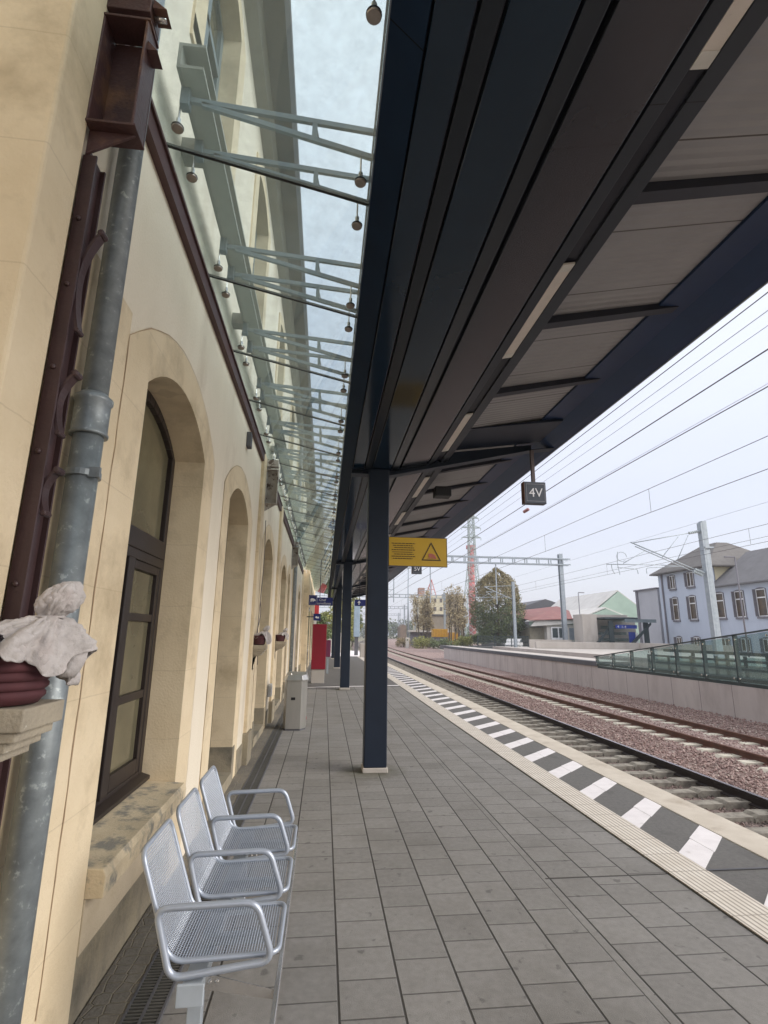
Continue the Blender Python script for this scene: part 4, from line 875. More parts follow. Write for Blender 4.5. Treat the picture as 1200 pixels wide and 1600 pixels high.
for a, b, c, d in ((-0.58, -0.33, 2.86, 2.865), (-0.58, -0.33, 3.165, 3.17), (-0.58, -0.575, 2.8655, 3.1645), (-0.335, -0.33, 2.8655, 3.1645)): mb.box(a, b, 19.952, 19.957, c, d)
mb.build('border', sign_white, bs_)
mb = MB(); mb.tube((-0.2, 20.0, 3.12), (-0.2, 20.0, 4.6), 0.012); mb.tube((0.2, 20.0, 3.12), (0.2, 20.0, 4.5), 0.012); mb.build('hanger', navy, bs_)
ar = T('arrow_sign', 'blue hanging sign with a white upward arrow between the columns', 'sign', (1.4, 18.2, 2.75))
MB().box(1.04, 1.70, 18.5, 18.56, 2.75, 2.97).build('panel', sign_blue, ar, bevel=0.003)
mb = MB(); mb.pr([(1.13, 2.87), (1.185, 2.935), (1.24, 2.87), (1.215, 2.85), (1.20, 2.875), (1.20, 2.79), (1.17, 2.79), (1.17, 2.875), (1.155, 2.85)], 18.493, 18.498, 'y'); mb.build('arrow', sign_white, ar)
mb = MB(); mb.tube((1.2, 18.53, 2.97), (1.2, 18.53, 4.4), 0.012); mb.tube((1.6, 18.53, 2.97), (1.6, 18.53, 4.4), 0.012); mb.build('hanger', navy, ar)
sm = T('toilet_sign', 'small blue sign with a white pictogram beside the red totem', 'sign', (-0.45, 24, 2.4))
MB().box(-0.50, -0.18, 24, 24.05, 2.36, 2.66).build('panel', sign_blue, sm); MB().pr([(-0.43, 2.50), (-0.36, 2.56), (-0.29, 2.50), (-0.25, 2.55), (-0.25, 2.45), (-0.36, 2.46)], 23.992, 23.998, 'y').build('pictogram', sign_white, sm)
MB().box(-0.79, -0.5, 24.02, 24.04, 2.5, 2.54).build('hanger', navy, sm)
# red totem
tt = T('red_totem', 'dark red upright panel on a concrete block beside the far wall', 'totem', (-0.17, 20.4, 0))
MB().box(-0.43, 0.10, 20.30, 20.75, 0.5, 2.14).build('panel', red_m, tt, bevel=0.01); MB().box(-0.41, 0.07, 20.33, 20.72, 0, 0.5).build('base', conc, tt, bevel=0.01)
hm2 = T('ticket_machine', 'small maroon ticket validator post beyond the red totem', 'ticket machine', (0.25, 25, 0))
MB().box(0.12, 0.34, 25, 25.3, 0.75, 1.5).build('body', mat('maroon_box', (0.16, 0.02, 0.07), None, 3, 0.5), hm2, bevel=0.02); MB().box(0.18, 0.26, 25.1, 25.2, 0, 0.75).build('post', mast_m, hm2)
rk = T('red_kiosk', 'red fascia of a small shelter beyond the blue sign', 'kiosk', (-1.2, 45, 0))
MB().box(-2.6, -0.5, 45, 47, 3.2, 4.4).build('fascia', red_b, rk, bevel=0.02); MB().box(-2.5, -0.7, 45.1, 46.9, 0, 3.2).build('wall', offw, rk)
bp_ = T('pale_blue_cabinet', 'tall pale blue cabinet standing between the far columns', 'cabinet', (3.0, 48, 0))
MB().box(2.55, 3.05, 46, 46.5, 1.55, 4.6).build('body', mat('pale_blue_paint', (0.36, 0.47, 0.58), None, 2, 0.6), bp_, bevel=0.03); MB().box(2.65, 2.95, 46.1, 46.4, 0, 1.55).build('base', cap_m, bp_)
tag(MB().box(2.9, 3.8, 42.5, 43.1, 0.0, 1.05).build('concrete_block', conc, loc=(3.3, 42.8, 0), bevel=0.03), 'pale concrete block at the far end of the platform', 'concrete block')
tag(MB().box(-2, 2.0, 52, 52.3, -0.5, 1.9).build('garden_wall', offw, loc=(0, 52, -0.5)), 'low off-white wall closing the far end of the platform', 'wall')
structure(MB().box(-6, 4.0, 44, 58, 0.009, 0.016).build('pale_forecourt', white_p))

# ================================================================== OPPOSITE PLATFORM AND RAMP
opp = T('platform_wall', 'long pale precast concrete retaining wall with dark coping beyond the tracks', 'retaining wall', (13.6, 35, -1))
MB().box(13.25, 14.9, 25.0, 58.5, -1.0, 0.40).build('wall_panels', concp, opp); MB().box(13.25, 13.55, 2, 25.0, -1.0, 0.32).build('ramp_wall', concp, opp)
MB().box(13.20, 14.95, 25.0, 58.55, 0.401, 0.62).build('coping', cap_m, opp, bevel=0.01)
MB().box(13.50, 14.93, 25.02, 58.5, 0.621, 0.626).build('walkway', conc, opp)
MB().box(13.55, 16.2, 2, 25.0, -1.0, -0.35).build('ramp_floor', conc, opp)
def rail_top_z(y): return 0.85+(25.1-y)*0.115
def balustrade(x, label, y0, n, step, zb):
    t = T('glass_balustrade', label, 'balustrade', (x, y0-n*step/2, zb), 'glass balustrades along the ramp')
    for i in range(n+1):
        y = y0-i*step; zt = rail_top_z(y)
        MB().box(x-0.06, x+0.06, y-0.045, y+0.045, zb, zt).build('post', steel_d, t)
        if i < n:
            y2 = y-step; MB().pr([(y-0.05, zb+0.10), (y-0.05, rail_top_z(y-0.05)-0.04), (y2+0.05, rail_top_z(y2+0.05)-0.04), (y2+0.05, zb+0.10)], x-0.082, x-0.07, 'x').build('glass_pane', glass_b, t)
            for yy in (y-0.12, y2+0.12):
                for z in (zb+0.22, rail_top_z(yy)-0.14): MB().lathe([(0.028, -0.03), (0.03, 0.0), (0.01, 0.02)], (x-0.082, yy, z), 8, 'x').build('glass_clamp', inox, t)
    mb = MB(); ye = y0-n*step
    mb.pr([(y0+0.15, rail_top_z(y0+0.15)), (ye, rail_top_z(ye)), (ye, rail_top_z(ye)+0.035), (y0+0.15, rail_top_z(y0+0.15)+0.035)], x-0.09, x+0.06, 'x')
    mb.build('top_rail', rail_d, t)
    mb = MB(); mb.box(x-0.065, x+0.05, ye, y0+0.05, zb, zb+0.10); mb.box(x-0.03, x+0.03, ye, y0, zb+0.13, zb+0.24)
    mb.build('bottom_rail', rail_d, t)
steel_d = mat('dark_teal_steel', (0.035, 0.055, 0.06), (0.03, 0.045, 0.05), 3, 0.45); rail_d = mat('dark_rail_steel', (0.03, 0.05, 0.052), None, 3, 0.4)
balustrade(13.32, 'nearer sloping glass balustrade on the concrete wall, right edge of view', 25.1, 9, 1.5, 0.325)
mb = T('inner_balustrade', 'further dark glass balustrade seen through the nearer one', 'balustrade', (15.6, 18, -0.3), 'glass balustrades along the ramp')
for i in range(9):
    y = 24.5-i*1.5; MB().box(15.6, 15.7, y, y+0.08, -0.35, 0.95+i*0.05).build('post', steel_d, mb)
    MB().box(15.64, 15.65, y-1.4, y, -0.2, 0.9+i*0.05).build('glass_pane', glass_b, mb)
q = MB()
for z in (-0.1, 0.3, 0.62, 0.92): q.box(15.56, 15.63, 11, 24.5, z, z+0.09)
for i_ in range(6): q.box(16.1, 16.2, 12+2*i_, 12.12+2*i_, -0.35, 1.15)
q.box(16.08, 16.2, 11, 24, 1.15, 1.27)
q.build('rails', steel_d, mb)
structure(MB().box(18.8, 36, 10, 58.4, -1.0, 0.62).build('far_platform', conc))
structure(MB().box(30, 90, 10, 100, -1.0, 0.40).build('far_yard', asphalt))
pw = T('parapet_wall', 'low pale concrete parapet on the far platform before the staircase', 'wall', (26, 50, 0.6))
MB().box(20.5, 31.5, 50.2, 50.5, 0.625, 1.25).build('panel', conc, pw, bevel=0.02); MB().box(31.2, 31.5, 38, 50.2, 0.625, 1.25).build('return_panel', conc, pw, bevel=0.02)
MB().box(21.0, 25.5, 53, 53.25, 0.625, 1.45).build('back_panel', conc, pw)
# staircase housing
sh = T('underpass_entrance', 'concrete and dark glass underpass entrance with blue sign on the far platform', 'underpass entrance', (29.5, 52, 0.6))
MB().box(26.3, 27.9, 52, 54.0, 0.62, 4.05).build('concrete_wall', conc, sh, bevel=0.03); MB().box(27.9, 33.4, 54.2, 54.5, 0.62, 3.9).build('back_wall', conc, sh); MB().box(27.9, 31.6, 52.6, 53.0, 3.76, 4.05).build('lintel', conc, sh)
MB().box(28.3, 31.9, 51.2, 54.1, 3.55, 3.75).build('roof', steel_d, sh, bevel=0.02); MB().box(30.2, 33.6, 50.8, 53.4, 3.35, 3.55).build('glass_roof', glass_b, sh); MB().box(30.2, 33.6, 50.75, 50.85, 3.25, 3.58).build('roof_edge', steel_g, sh)
mb = MB(); mb.pr([(27.0, 0.63), (27.35, 0.63), (29.0, 2.6), (29.0, 2.85)], 51.6, 51.75, 'y'); mb.pr([(30.3, 0.63), (30.8, 0.63), (33.3, 3.05), (33.3, 3.3)], 51.2, 51.35, 'y'); mb.build('stringer', steel_d, sh)
for x in (28.8, 32.6): MB().box(x, x+0.5, 51.4, 51.55, 0.63, 3.4).build('post', steel_d, sh)
mb = MB()
for k in range(4): mb.box(27.6+k*0.45, 31.6, 52.4+k*0.3, 52.45+k*0.3, 0.75+k*0.62, 1.05+k*0.62)
mb.build('stair_glass', glass_b, sh)
o = MB().box(29.6, 31.9, 51.5, 51.58, 2.65, 3.0).build('sign_panel', mat('lit_blue', (0.03, 0.07, 0.42), None, 3, 0.4), sh)
text('4  1-4', 0.34, sign_white, sh, (29.75, 51.48, 2.71), sx=1.2)
MB().box(31.0, 31.7, 51.6, 51.66, 0.65, 2.3).build('poster_panel', mat('lit_blue_b', (0.02, 0.05, 0.30), None, 3, 0.4), sh); MB().box(31.75, 32.0, 51.6, 51.66, 0.65, 2.2).build('white_panel', white_f, sh)

# ================================================================== OVERHEAD LINES
def wire(label, x, z, y0=-10, y1=230, r=0.010, sag=0.0, x2=None, z2=None, m=wire_m):
    t = T('overhead_wire', label, 'overhead wire', (x, y0, z), 'overhead wires above the tracks')
    pts = []
    for i in range(25):
        y = y0+(y1-y0)*(i/24)**1.3; u = (y-y0)/(y1-y0); xx = x+((x2-x)*u if x2 is not None else 0)+off(y); zz = z+((z2-z)*u if z2 is not None else 0)
        if sag: zz -= sag*(1-math.cos(2*math.pi*(y-4)/50))/2
        pts.append((xx, y, zz))
    MB().path(pts, r*0.72, 5).build('cable', m, t); return t
wire('dark overhead wire running closest to the canopy edge', 6.0, 6.52, r=0.012)
wire('faint overhead wire just below the one along the canopy edge', 8.6, 8.2, m=wire_l, r=0.012)
wire('second faint overhead wire beneath the canopy edge wire', 8.9, 8.15, m=wire_l, r=0.010, x2=9.6)
wire('thick overhead wire that meets the square 4V sign', 6.1, 5.79, r=0.015)
wire('contact wire above the nearest track, below the thick one', 5.95, 5.18, r=0.012)
wire('faint wire running just beneath the nearest contact wire', 8.0, 6.4, r=0.007, m=wire_l)
t1 = wire('upper wire over the middle track with hangers below it', 9.87, 6.29, r=0.012)
wire('lower wire over the middle track with hangers above it', 9.87, 5.55, r=0.012)
for y in (2.6, 14.6, 22.5, 33, 44, 57, 70): MB().tube((9.87+off(y), y, 5.56), (9.87+off(y), y, 6.28), 0.006, 5).build('dropper', wire_m, t1)
t3 = wire('topmost wire over the far side track beside the tapered mast', 17.0, 6.15, r=0.012)
wire('middle wire over the far side track passing the blue house roof', 17.1, 5.7, r=0.010)
wire('lowest wire over the far side track passing the blue house windows', 17.0, 5.48, r=0.012)
for y in (19, 30, 41, 52, 66): MB().tube((17.0+off(y), y, 5.5), (17.0+off(y), y, 6.15), 0.006, 5).build('dropper', wire_m, t3)
wire('high wire crossing behind the far masts', 20.3, 8.0, r=0.012, m=wire_l)
ins = T('insulator', 'reddish insulator on the wire just under the 4V sign', 'insulator', (6.3, 15.5, 5.7), None)
mb = MB(); mb.lathe([(0.015, 0)]+[(r_, 0.05*i) for i in range(1, 8) for r_ in (0.055 if i % 2 else 0.03,)]+[(0.015, 0.42)], (6.28, 15.4, 5.70), 10, 'y'); mb.build('discs', mat('pink_ceramic', (0.42, 0.2, 0.2), None, 3, 0.4), ins)
# gantries
def lattice(mb, x0, x1, y, z, h=0.75, step=1.35, m=None):
    for zz in (z, z+h):
        for dy in (-0.3, 0.3): mb.box(x0, x1, y+dy-0.05, y+dy+0.05, zz-0.06, zz+0.06)
    x = x0+0.4
    while x < x1:
        for dy in (-0.3, 0.3): mb.box(x-0.05, x+0.05, y+dy-0.04, y+dy+0.04, z+0.061, z+h-0.061)
        x += step
def mast(t, x, y, z0, z1, w_=0.32, name='mast'):
    mb = MB(); a = w_/2; mb.box(x-a, x+a, y-a, y-a+0.03, z0, z1); mb.box(x-a, x+a, y+a-0.03, y+a, z0, z1); mb.box(x-0.03, x+0.03, y-a+0.031, y+a-0.031, z0, z1); mb.build(name, mast_m, t)
def gantry(y, xr_, zb, zl, z0, label, xl=-6):
    t = T('catenary_gantry', label, 'catenary gantry', (xr_, y, z0), 'steel gantries spanning the tracks')
    mast(t, xr_, y, z0, zb+1.2, 0.42); mast(t, xl, y, -1, zb+1.2, 0.42)
    MB().box(xr_-0.4, xr_+0.4, y-0.4, y+0.4, z0, z0+0.12).build('base_plate', mast_m, t)
    mb = MB(); lattice(mb, xl, xr_+1.0, y, zb, zl); mb.build('lattice_beam', mast_m, t)
    for x in (6+off(y), 9.87+off(y), 17+off(y)):
        if x < xr_-1:
            mb = MB(); mb.box(x+0.9, x+1.0, y-0.05, y+0.05, 5.0, zb-0.06); mb.tube((x+0.95, y, 6.3), (x-0.2, y, 6.3), 0.03, 6); mb.tube((x+0.95, y, 5.5), (x-0.2, y, 6.25), 0.025, 6); mb.tube((x+0.7, y, 5.6), (x-0.1, y, 5.3), 0.02, 6); mb.build('drop_arm', mast_m, t)
gantry(54, 25.3, 9.35, 0.62, 0.6, 'lattice gantry with a stout mast at the pale parapet, largest of all')
gantry(113, 25.9, 9.6, 0.62, -0.9, 'lattice gantry crossing the tracks in front of the cream factory')
gantry(172, 26, 10.0, 0.7, -0.9, 'far small lattice gantry seen just right of the nearest column')
gantry(235, 33, 10.0, 0.7, -0.9, 'farthest faint lattice gantry down the line')
# mast with cantilever, right
def cantilever_R():
    t = T('catenary_mast', 'galvanised mast with tubular cantilever arm in front of the blue house', 'catenary mast', (19.9, 25.3, 0.6), 'catenary masts with side arms')
    x, y = 19.95, 25.3
    mb = MB(); mb.pr([(x-0.21, y-0.16), (x+0.21, y-0.16), (x+0.21, y+0.16), (x-0.21, y+0.16)], 0.6, 1.0, 'z'); mb.box(x-0.10, x+0.16, y-0.14, y+0.14, 1.0, 7.9); mb.build('mast', mast_m, t, bevel=0.02)
    mb = MB(); mb.box(x-0.20, x-0.11, y-0.15, y+0.15, 0.9, 7.8); mb.build('web', mast_m, t)
    mb = MB()
    for p, q, r_ in (((19.7, 5.1), (15.77, 6.63), 0.032), ((19.6, 4.98), (16.0, 6.42), 0.025), ((19.75, 7.35), (15.9, 6.60), 0.022), ((18.5, 7.02), (17.44, 5.88), 0.02), ((19.07, 7.12), (18.25, 5.70), 0.02), ((15.25, 5.51), (16.52, 6.20), 0.018), ((14.35, 5.44), (17.31, 5.48), 0.02), ((17.31, 5.48), (18.6, 5.42), 0.02)):
        mb.tube((p[0], y, p[1]), (q[0], y, q[1]), r_, 8)
    mb.build('cantilever_tubes', mast_m, t, smooth=True)
    mb = MB()
    for p, q in (((19.7, 5.10), (19.2, 5.30)), ((19.6, 4.98), (19.1, 5.18)), ((19.75, 7.35), (19.1, 7.22))):
        P, Q = Vector((p[0], y, p[1])), Vector((q[0], y, q[1]))
        for i in range(6): a = P.lerp(Q, (i+0.2)/6); b = P.lerp(Q, (i+0.7)/6); mb.tube(a, b, 0.075, 10)
    mb.build('insulators', mat('pale_ceramic', (0.5, 0.55, 0.56), None, 3, 0.3), t, smooth=True)
    mb = MB(); mb.path(rounded([(14.6, y, 5.44), (14.62, y, 5.15), (14.75, y, 4.95)], 0.1, 5, closed=False), 0.018, 6); mb.path([(15.10+0.28*math.cos(a*0.6)+0.1, y, 5.85+0.25*math.sin(a*0.6)) for a in range(10)], 0.014, 6)
    mb.path(rounded([(15.0, y, 6.1), (14.93, y, 5.5), (15.02, y, 4.9)], 0.1, 4, closed=False), 0.016, 6); mb.path(rounded([(14.9, y, 5.30), (16.0, y, 5.22), (16.02, y, 4.98)], 0.1, 5, closed=False), 0.016, 6); mb.path(rounded([(16.5, y, 5.0), (16.5, y, 5.3), (18.2, y, 5.42)], 0.1, 5, closed=False), 0.016, 6); mb.build('registration_arm', mast_m, t)
    MB().box(x-0.14, x+0.35, y-0.2, y-0.14, 6.42, 6.50).build('bracket', mast_m, t)
cantilever_R()
def cantilever_s(x, y, z0, zt, reach, label):
    t = T('catenary_mast', label, 'catenary mast', (x, y, z0), 'catenary masts with side arms')
    mast(t, x, y, z0, zt, 0.28)
    mb = MB(); mb.tube((x, y, zt-1.9), (x-reach*0.75, y, zt-0.6), 0.04, 6); mb.tube((x, y, zt-0.4), (x-reach*0.75, y, zt-0.6), 0.03, 6); mb.tube((x-0.8, y, zt-1.6), (x-reach, y, zt-1.75), 0.03, 6); mb.tube((x-reach*0.5, y, zt-1.05), (x-reach*0.85, y, zt-1.75), 0.02, 6); mb.build('cantilever_arm', mast_m, t)
cantilever_s(19.85, 54, 0.6, 7.4, 4.2, 'slim mast with a side arm in front of the large autumn tree')
cantilever_s(22.3, 130, -0.9, 6.6, 3.5, 'stout far mast beside the bushes before the factory trees')
cantilever_s(14.0, 150, -0.9, 7.4, 3, 'thin distant mast nearest the platform column')
cantilever_s(20.3, 172, -0.9, 7.8, 3, 'thin distant mast just left of the tall light pole')
for i, (x, y) in enumerate(((17, 210), (22, 240), (26, 262), (29, 280))): cantilever_s(x+off(y)*0.0, y, -0.9, 7.6, 3, ['first', 'second', 'third', 'fourth'][i]+' of the faint masts where the tracks vanish')
lp = T('light_pole', 'very tall slim pole beside the tracks, left of the factory', 'light pole', (20.6, 130, -0.9))
MB().path([(20.6, 130, -0.9), (20.6, 130, 18)], 0.28, 8, taper=0.45).build('pole', mast_m, lp, smooth=True); MB().box(20.0, 21.2, 129.8, 130.2, 18, 18.3).build('lamp_head', mast_m, lp)

# street lamps
def lamp(x, y, z0, z1, reach, label, d):
    t = T('street_lamp', label, 'street lamp', (x, y, z0), 'slim grey lamp posts')
    MB().path([(x, y, z0), (x, y, z1)], 0.06, 8, taper=0.7).build('pole', surr_m, t, smooth=True)
    MB().box(min(x, x+d*reach), max(x, x+d*reach), y-0.06, y+0.06, z1-0.02, z1+0.06).build('lamp_head', surr_m, t, bevel=0.01)
lamp(27.3, 32, 0.4, 7.1, 0.75, 'slim lamp post in front of the blue house windows', -1)
lamp(30.1, 60, 0.6, 6.9, 0.75, 'slim lamp post in front of the mint green sheds', 1)

# fence and car
fn = T('metal_fence', 'dark metal bar fence below the large tree', 'fence', (19.5, 57, 0.62))
mb = MB()
for i in range(56): x = 16.8+i*0.1; mb.box(x-0.012, x+0.012, 57, 57.03, 0.66, 1.72)
mb.build('bars', steel_d, fn); mb = MB()
for z in (0.68, 1.1, 1.7): mb.box(16.7, 22.4, 56.98, 57.02, z, z+0.05)
mb.build('rails', steel_d, fn)
for x in (16.7, 18.6, 20.5, 22.4): MB().box(x-0.04, x+0.04, 56.95, 57.05, 0.62, 1.78).build('post', steel_d, fn)
structure(MB().box(21.0, 34, 58.41, 96, -1, 0.0).build('car_park', asphalt))
car = T('parked_car', 'pale parked car half hidden behind the slim mast and parapet', 'car', (24.6, 66.8, 0.0))
def carbody(x, y, z):
    mb = MB(); mb.pr([(x-2.1, z+0.35), (x-2.15, z+0.7), (x-1.9, z+0.85), (x-1.1, z+0.95), (x-0.5, z+1.40), (x+0.9, z+1.42), (x+1.7, z+0.98), (x+2.1, z+0.9), (x+2.15, z+0.4), (x+1.9, z+0.28), (x-1.9, z+0.28)], y, y+1.7, 'y'); mb.build('body', white_f, car, bevel=0.06)
    mb = MB(); mb.pr([(x-0.95, z+0.97), (x-0.48, z+1.33), (x+0.85, z+1.35), (x+1.45, z+1.0)], y-0.01, y+1.71, 'y'); mb.build('window', steel_d, car)
    for dx in (-1.35, 1.35):
        w__ = MB().lathe([(0.2, -0.02), (0.32, -0.02), (0.33, 0.18), (0.2, 0.2)], (x+dx, y, z+0.32), 18, 'y').build('wheel', rubber, car)
        MB().lathe([(0.05, -0.03), (0.19, -0.03), (0.19, -0.015)], (x+dx, y, z+0.32), 14, 'y').build('rim', inox, w__)
    MB().box(x-2.17, x-2.10, y+0.1, y+0.4, z+0.62, z+0.74).build('headlight', inox, car)
carbody(24.6, 66, 0.0); car.rotation_euler = (0, 0, R(62)); car.location = (24.3, 66.5, 0.0)

# ================================================================== BLUE HOUSE
bh = T('blue_house', 'pale blue two-storey house with slate hip roof and shuttered windows', 'house', (38, 46, 0.4))
XF = 36.0
MB().box(XF, 44, 45.4, 53.3, 0.4, 8.55).build('wall', blue_wall, bh)
MB().box(XF+0.15, 44, 30, 45.4, 0.4, 6.55).build('side_wall', blue_wall, bh)
mb = MB(); e_ = 0.6; ez = 8.5
mb.add([(XF-e_, 45.4-e_, ez), (44+e_, 45.4-e_, ez), (44+e_, 53.3+e_, ez), (XF-e_, 53.3+e_, ez), (39.4, 48.3, 11.3), (40.6, 48.3, 11.3), (40.6, 50.4, 11.3), (39.4, 50.4, 11.3), (XF-e_, 45.4-e_, ez-0.12), (44+e_, 45.4-e_, ez-0.12), (44+e_, 53.3+e_, ez-0.12), (XF-e_, 53.3+e_, ez-0.12)],
       [(0, 1, 5, 4), (1, 2, 6, 5), (2, 3, 7, 6), (3, 0, 4, 7), (4, 5, 6, 7), (8, 9, 10, 11), (0, 1, 9, 8), (1, 2, 10, 9), (2, 3, 11, 10), (3, 0, 8, 11)]); mb.build('roof', slate, bh)
mb = MB(); mb.add([(XF-0.35, 29, 6.5), (XF-0.35, 45.38, 6.5), (40, 45.38, 9.9), (40, 29, 9.9), (44.4, 29, 6.5), (44.4, 45.38, 6.5), (XF-0.35, 29, 6.38), (XF-0.35, 45.38, 6.38), (44.4, 29, 6.38), (44.4, 45.38, 6.38)],
       [(0, 1, 2, 3), (3, 2, 5, 4), (6, 8, 9, 7), (0, 6, 7, 1), (4, 5, 9, 8), (0, 3, 4, 8, 6), (1, 7, 9, 5, 2)]); mb.build('lower_roof', slate_g, bh)
MB().box(40.8, 41.4, 47.3, 47.7, 9.2, 10.3).build('chimney', white_f, bh)
MB().box(XF+0.4, 43, 45.34, 45.40, 6.6, 8.4).build('gable_infill', pale_y, bh)
MB().path([(XF-0.08, 52.6, 0.5), (XF-0.08, 52.6, 8.4)], 0.09, 8).build('downpipe', surr_m, bh); MB().path([(XF+0.05, 45.3, 0.5), (XF+0.05, 45.3, 8.4)], 0.09, 8).build('downpipe', surr_m, bh)
def hwin(y0, y1, z0, z1, x, archd=True):
    zc = z1+(0.05 if archd else 0.02); mb = MB(); wv = 0.09
    mb.box(x-0.05, x, y0-wv, y0, z0-0.02, z1); mb.box(x-0.05, x, y1, y1+wv, z0-0.02, z1); mb.box(x-0.12, x, y0-wv-0.05, y1+wv+0.05, z0-0.18, z0-0.021)
    pts = arch(y0-wv, y1+wv, z1, zc+0.09); mb.pr([(y0-wv, z1)]+list(pts)[1:-1]+[(y1+wv, z1)], x-0.05, x, 'x')
    s_ = mb.build('window', surr_m, bh)
    MB().box(x+0.001-0.02, x-0.004, y0, y1, z0, z1).build('pane', wood_c, s_)
    mb = MB(); f_ = 0.07
    mb.box(x-0.035, x-0.021, y0, y0+f_, z0, z1); mb.box(x-0.035, x-0.021, y1-f_, y1, z0, z1); mb.box(x-0.035, x-0.021, y0+f_, y1-f_, z0, z0+f_); mb.box(x-0.035, x-0.021, y0+f_, y1-f_, z1-f_, z1)
    if z1-z0 > 2: mb.box(x-0.036, x-0.021, y0+f_, y1-f_, z0+1.5, z0+1.6)
    else: mb.box(x-0.036, x-0.021, (y0+y1)/2-0.05, (y0+y1)/2+0.05, z0+f_, z1-f_)
    mb.build('frame', white_f, s_)
    MB().box(x-0.30, x-0.05, y1+0.02, y1+0.06, z0, z1).build('shutter', surr_m, s_)
for y0, y1, z0, z1 in ((50.55, 51.35, 6.75, 8.1), (47.75, 48.7, 6.75, 8.15)): hwin(y0, y1, z0, z1, XF, False)
for y0, y1 in ((50.5, 51.3), (47.85, 48.75)): hwin(y0, y1, 3.55, 5.8, XF); hwin(y0+0.05, y1, 0.7, 1.85, XF)
for y in (44.35, 42.0, 39.65, 37.3, 34.9, 32.5): hwin(y, y+0.98, 3.6, 5.85, XF+0.15); hwin(y, y+0.98, 0.7, 1.8, XF+0.15)
ge_ = T('grey_annex', 'flat-topped pale grey annex left of the blue house', 'building', (38, 56, 0.4))
MB().box(36.2, 42, 54.0, 58, 0.4, 7.0).build('wall', mat('grey_render', (0.47, 0.47, 0.50), (0.42, 0.42, 0.45), 0.6, 0.9), ge_); MB().box(36.0, 42.2, 53.9, 58.2, 7.0, 7.15).build('roof_edge', surr_m, ge_); MB().box(36.1, 36.2, 57.6, 58, 0.4, 7.0).build('downpipe', surr_m, ge_)
# sheds
sr = T('red_roofed_shed', 'low off-white shed with rusty red and mint roof behind the masts', 'shed', (35, 75, 0.4))
MB().box(32.4, 45, 75, 88, 0.4, 3.45).build('wall', offw, sr); MB().box(30.2, 32.4, 76, 86, 0.4, 3.0).build('lean_to', mat('olive_board', (0.30, 0.27, 0.2), None, 2, 0.9), sr)
mb = MB(); mb.pr([(29.8, 3.15), (38.2, 3.75), (38.2, 4.2), (33.5, 4.0), (30.6, 4.0)], 74.6, 74.9, 'y'); mb.build('roof_edge', silv, sr); MB().pr([(34.0, 3.46), (45.0, 3.8), (45, 5.5), (39.8, 5.45), (38.8, 4.3), (34.0, 3.95)], 74.8, 75.2, 'y').build('gable', mint, sr)
mb = MB(); mb.add([(29.5, 74.2, 3.95), (38.6, 74.2, 4.35), (41, 90, 6.9), (30.5, 90, 5.6), (29.5, 74.2, 4.05), (38.6, 74.2, 4.45), (41, 90, 7.0), (30.5, 90, 5.7)], [(0, 1, 2, 3), (4, 5, 6, 7), (0, 1, 5, 4), (1, 2, 6, 5), (2, 3, 7, 6), (3, 0, 4, 7)]); mb.build('roof', rust_roof, sr)
w1 = MB().box(33.0, 35.2, 74.9, 74.99, 0.9, 3.1).build('window', white_f, sr)
for xa, xb in ((33.2, 34.0), (34.2, 35.0)): MB().box(xa, xb, 74.88, 74.895, 1.6, 2.95).build('pane', steel_d, w1)
MB().box(35.8, 43, 74.93, 74.99, 1.3, 3.0).build('mesh_window', mat('grey_window', (0.22, 0.25, 0.29), None, 2, 0.5), sr)
ds = T('dark_shed', 'dark low-pitched roof rising behind the rusty red shed', 'shed', (34, 100, 0))
MB().pr([(36, 0), (36, 6.2), (45, 9.2), (54, 6.5), (54, 0)], 104, 118, 'y').build('hall', cap_m, ds)
for i, (x0, xm, x1, zp, ze, y, lb) in enumerate(((36.5, 40.2, 44.0, 5.7, 4.3, 72, 'small mint green gable between red roof and pale roof'), (43.0, 47.0, 51.0, 8.9, 5.9, 80, 'larger mint green gable with pale roof beside the grey annex'))):
    t = T('mint_shed', lb, 'shed', (xm, y, 0.4), 'mint green gabled sheds')
    MB().pr([(x0, 0.4), (x0, ze), (xm, zp), (x1, ze), (x1, 0.4)], y, y+20, 'y').build('wall', mint, t)
    MB().pr([(x0-0.3, ze-0.05), (xm, zp+0.1), (x1+0.3, ze-0.05), (x1+0.3, ze+0.1), (xm, zp+0.3), (x0-0.3, ze+0.1)], y+0.3, y+21, 'y').build('roof', silv, t)
# factory, hut, chimney, pylon
fa = T('cream_factory', 'large cream factory block behind bare trees at the left horizon', 'factory', (50, 250, -1))
MB().box(45, 58, 250, 268, -1, 19.8).build('wall', pale_y, fa); MB().box(45.2, 48, 252, 256, 19.8, 24).build('turret', mat('brick_tower', (0.36, 0.2, 0.14), None, 0.4, 0.9), fa)
MB().box(48, 57, 252, 253, 19.8, 20.6).build('parapet', offw, fa)
mb = MB()
for z in (3, 8, 13, 17):
    for x in (49, 52, 55): mb.box(x, x+1.2, 249.85, 249.99, z, z+1.8)
mb.build('window_row', wood_c, fa)
MB().box(58, 68, 256, 268, -1, 21.5).build('rear_block', mat('brown_brick', (0.33, 0.27, 0.2), None, 0.4, 0.9), fa)
cr = T('red_crane', 'thin red and white derrick on the factory roof', 'crane', (51, 254, 20))
mb = MB(); mb.tube((49, 254, 20.6), (51.8, 254, 28.3), 0.25, 5); mb.tube((51.8, 254, 28.3), (54, 254, 20.6), 0.2, 5); mb.tube((50, 254, 23.5), (53.2, 254, 23.5), 0.15, 5); mb.tube((51.8, 254, 28.3), (51.8, 254, 20.6), 0.12, 5); mb.build('frame', chim_r, cr)
hu = T('track_hut', 'square beige hut with flat roof in front of the factory', 'hut', (26, 122, -1))
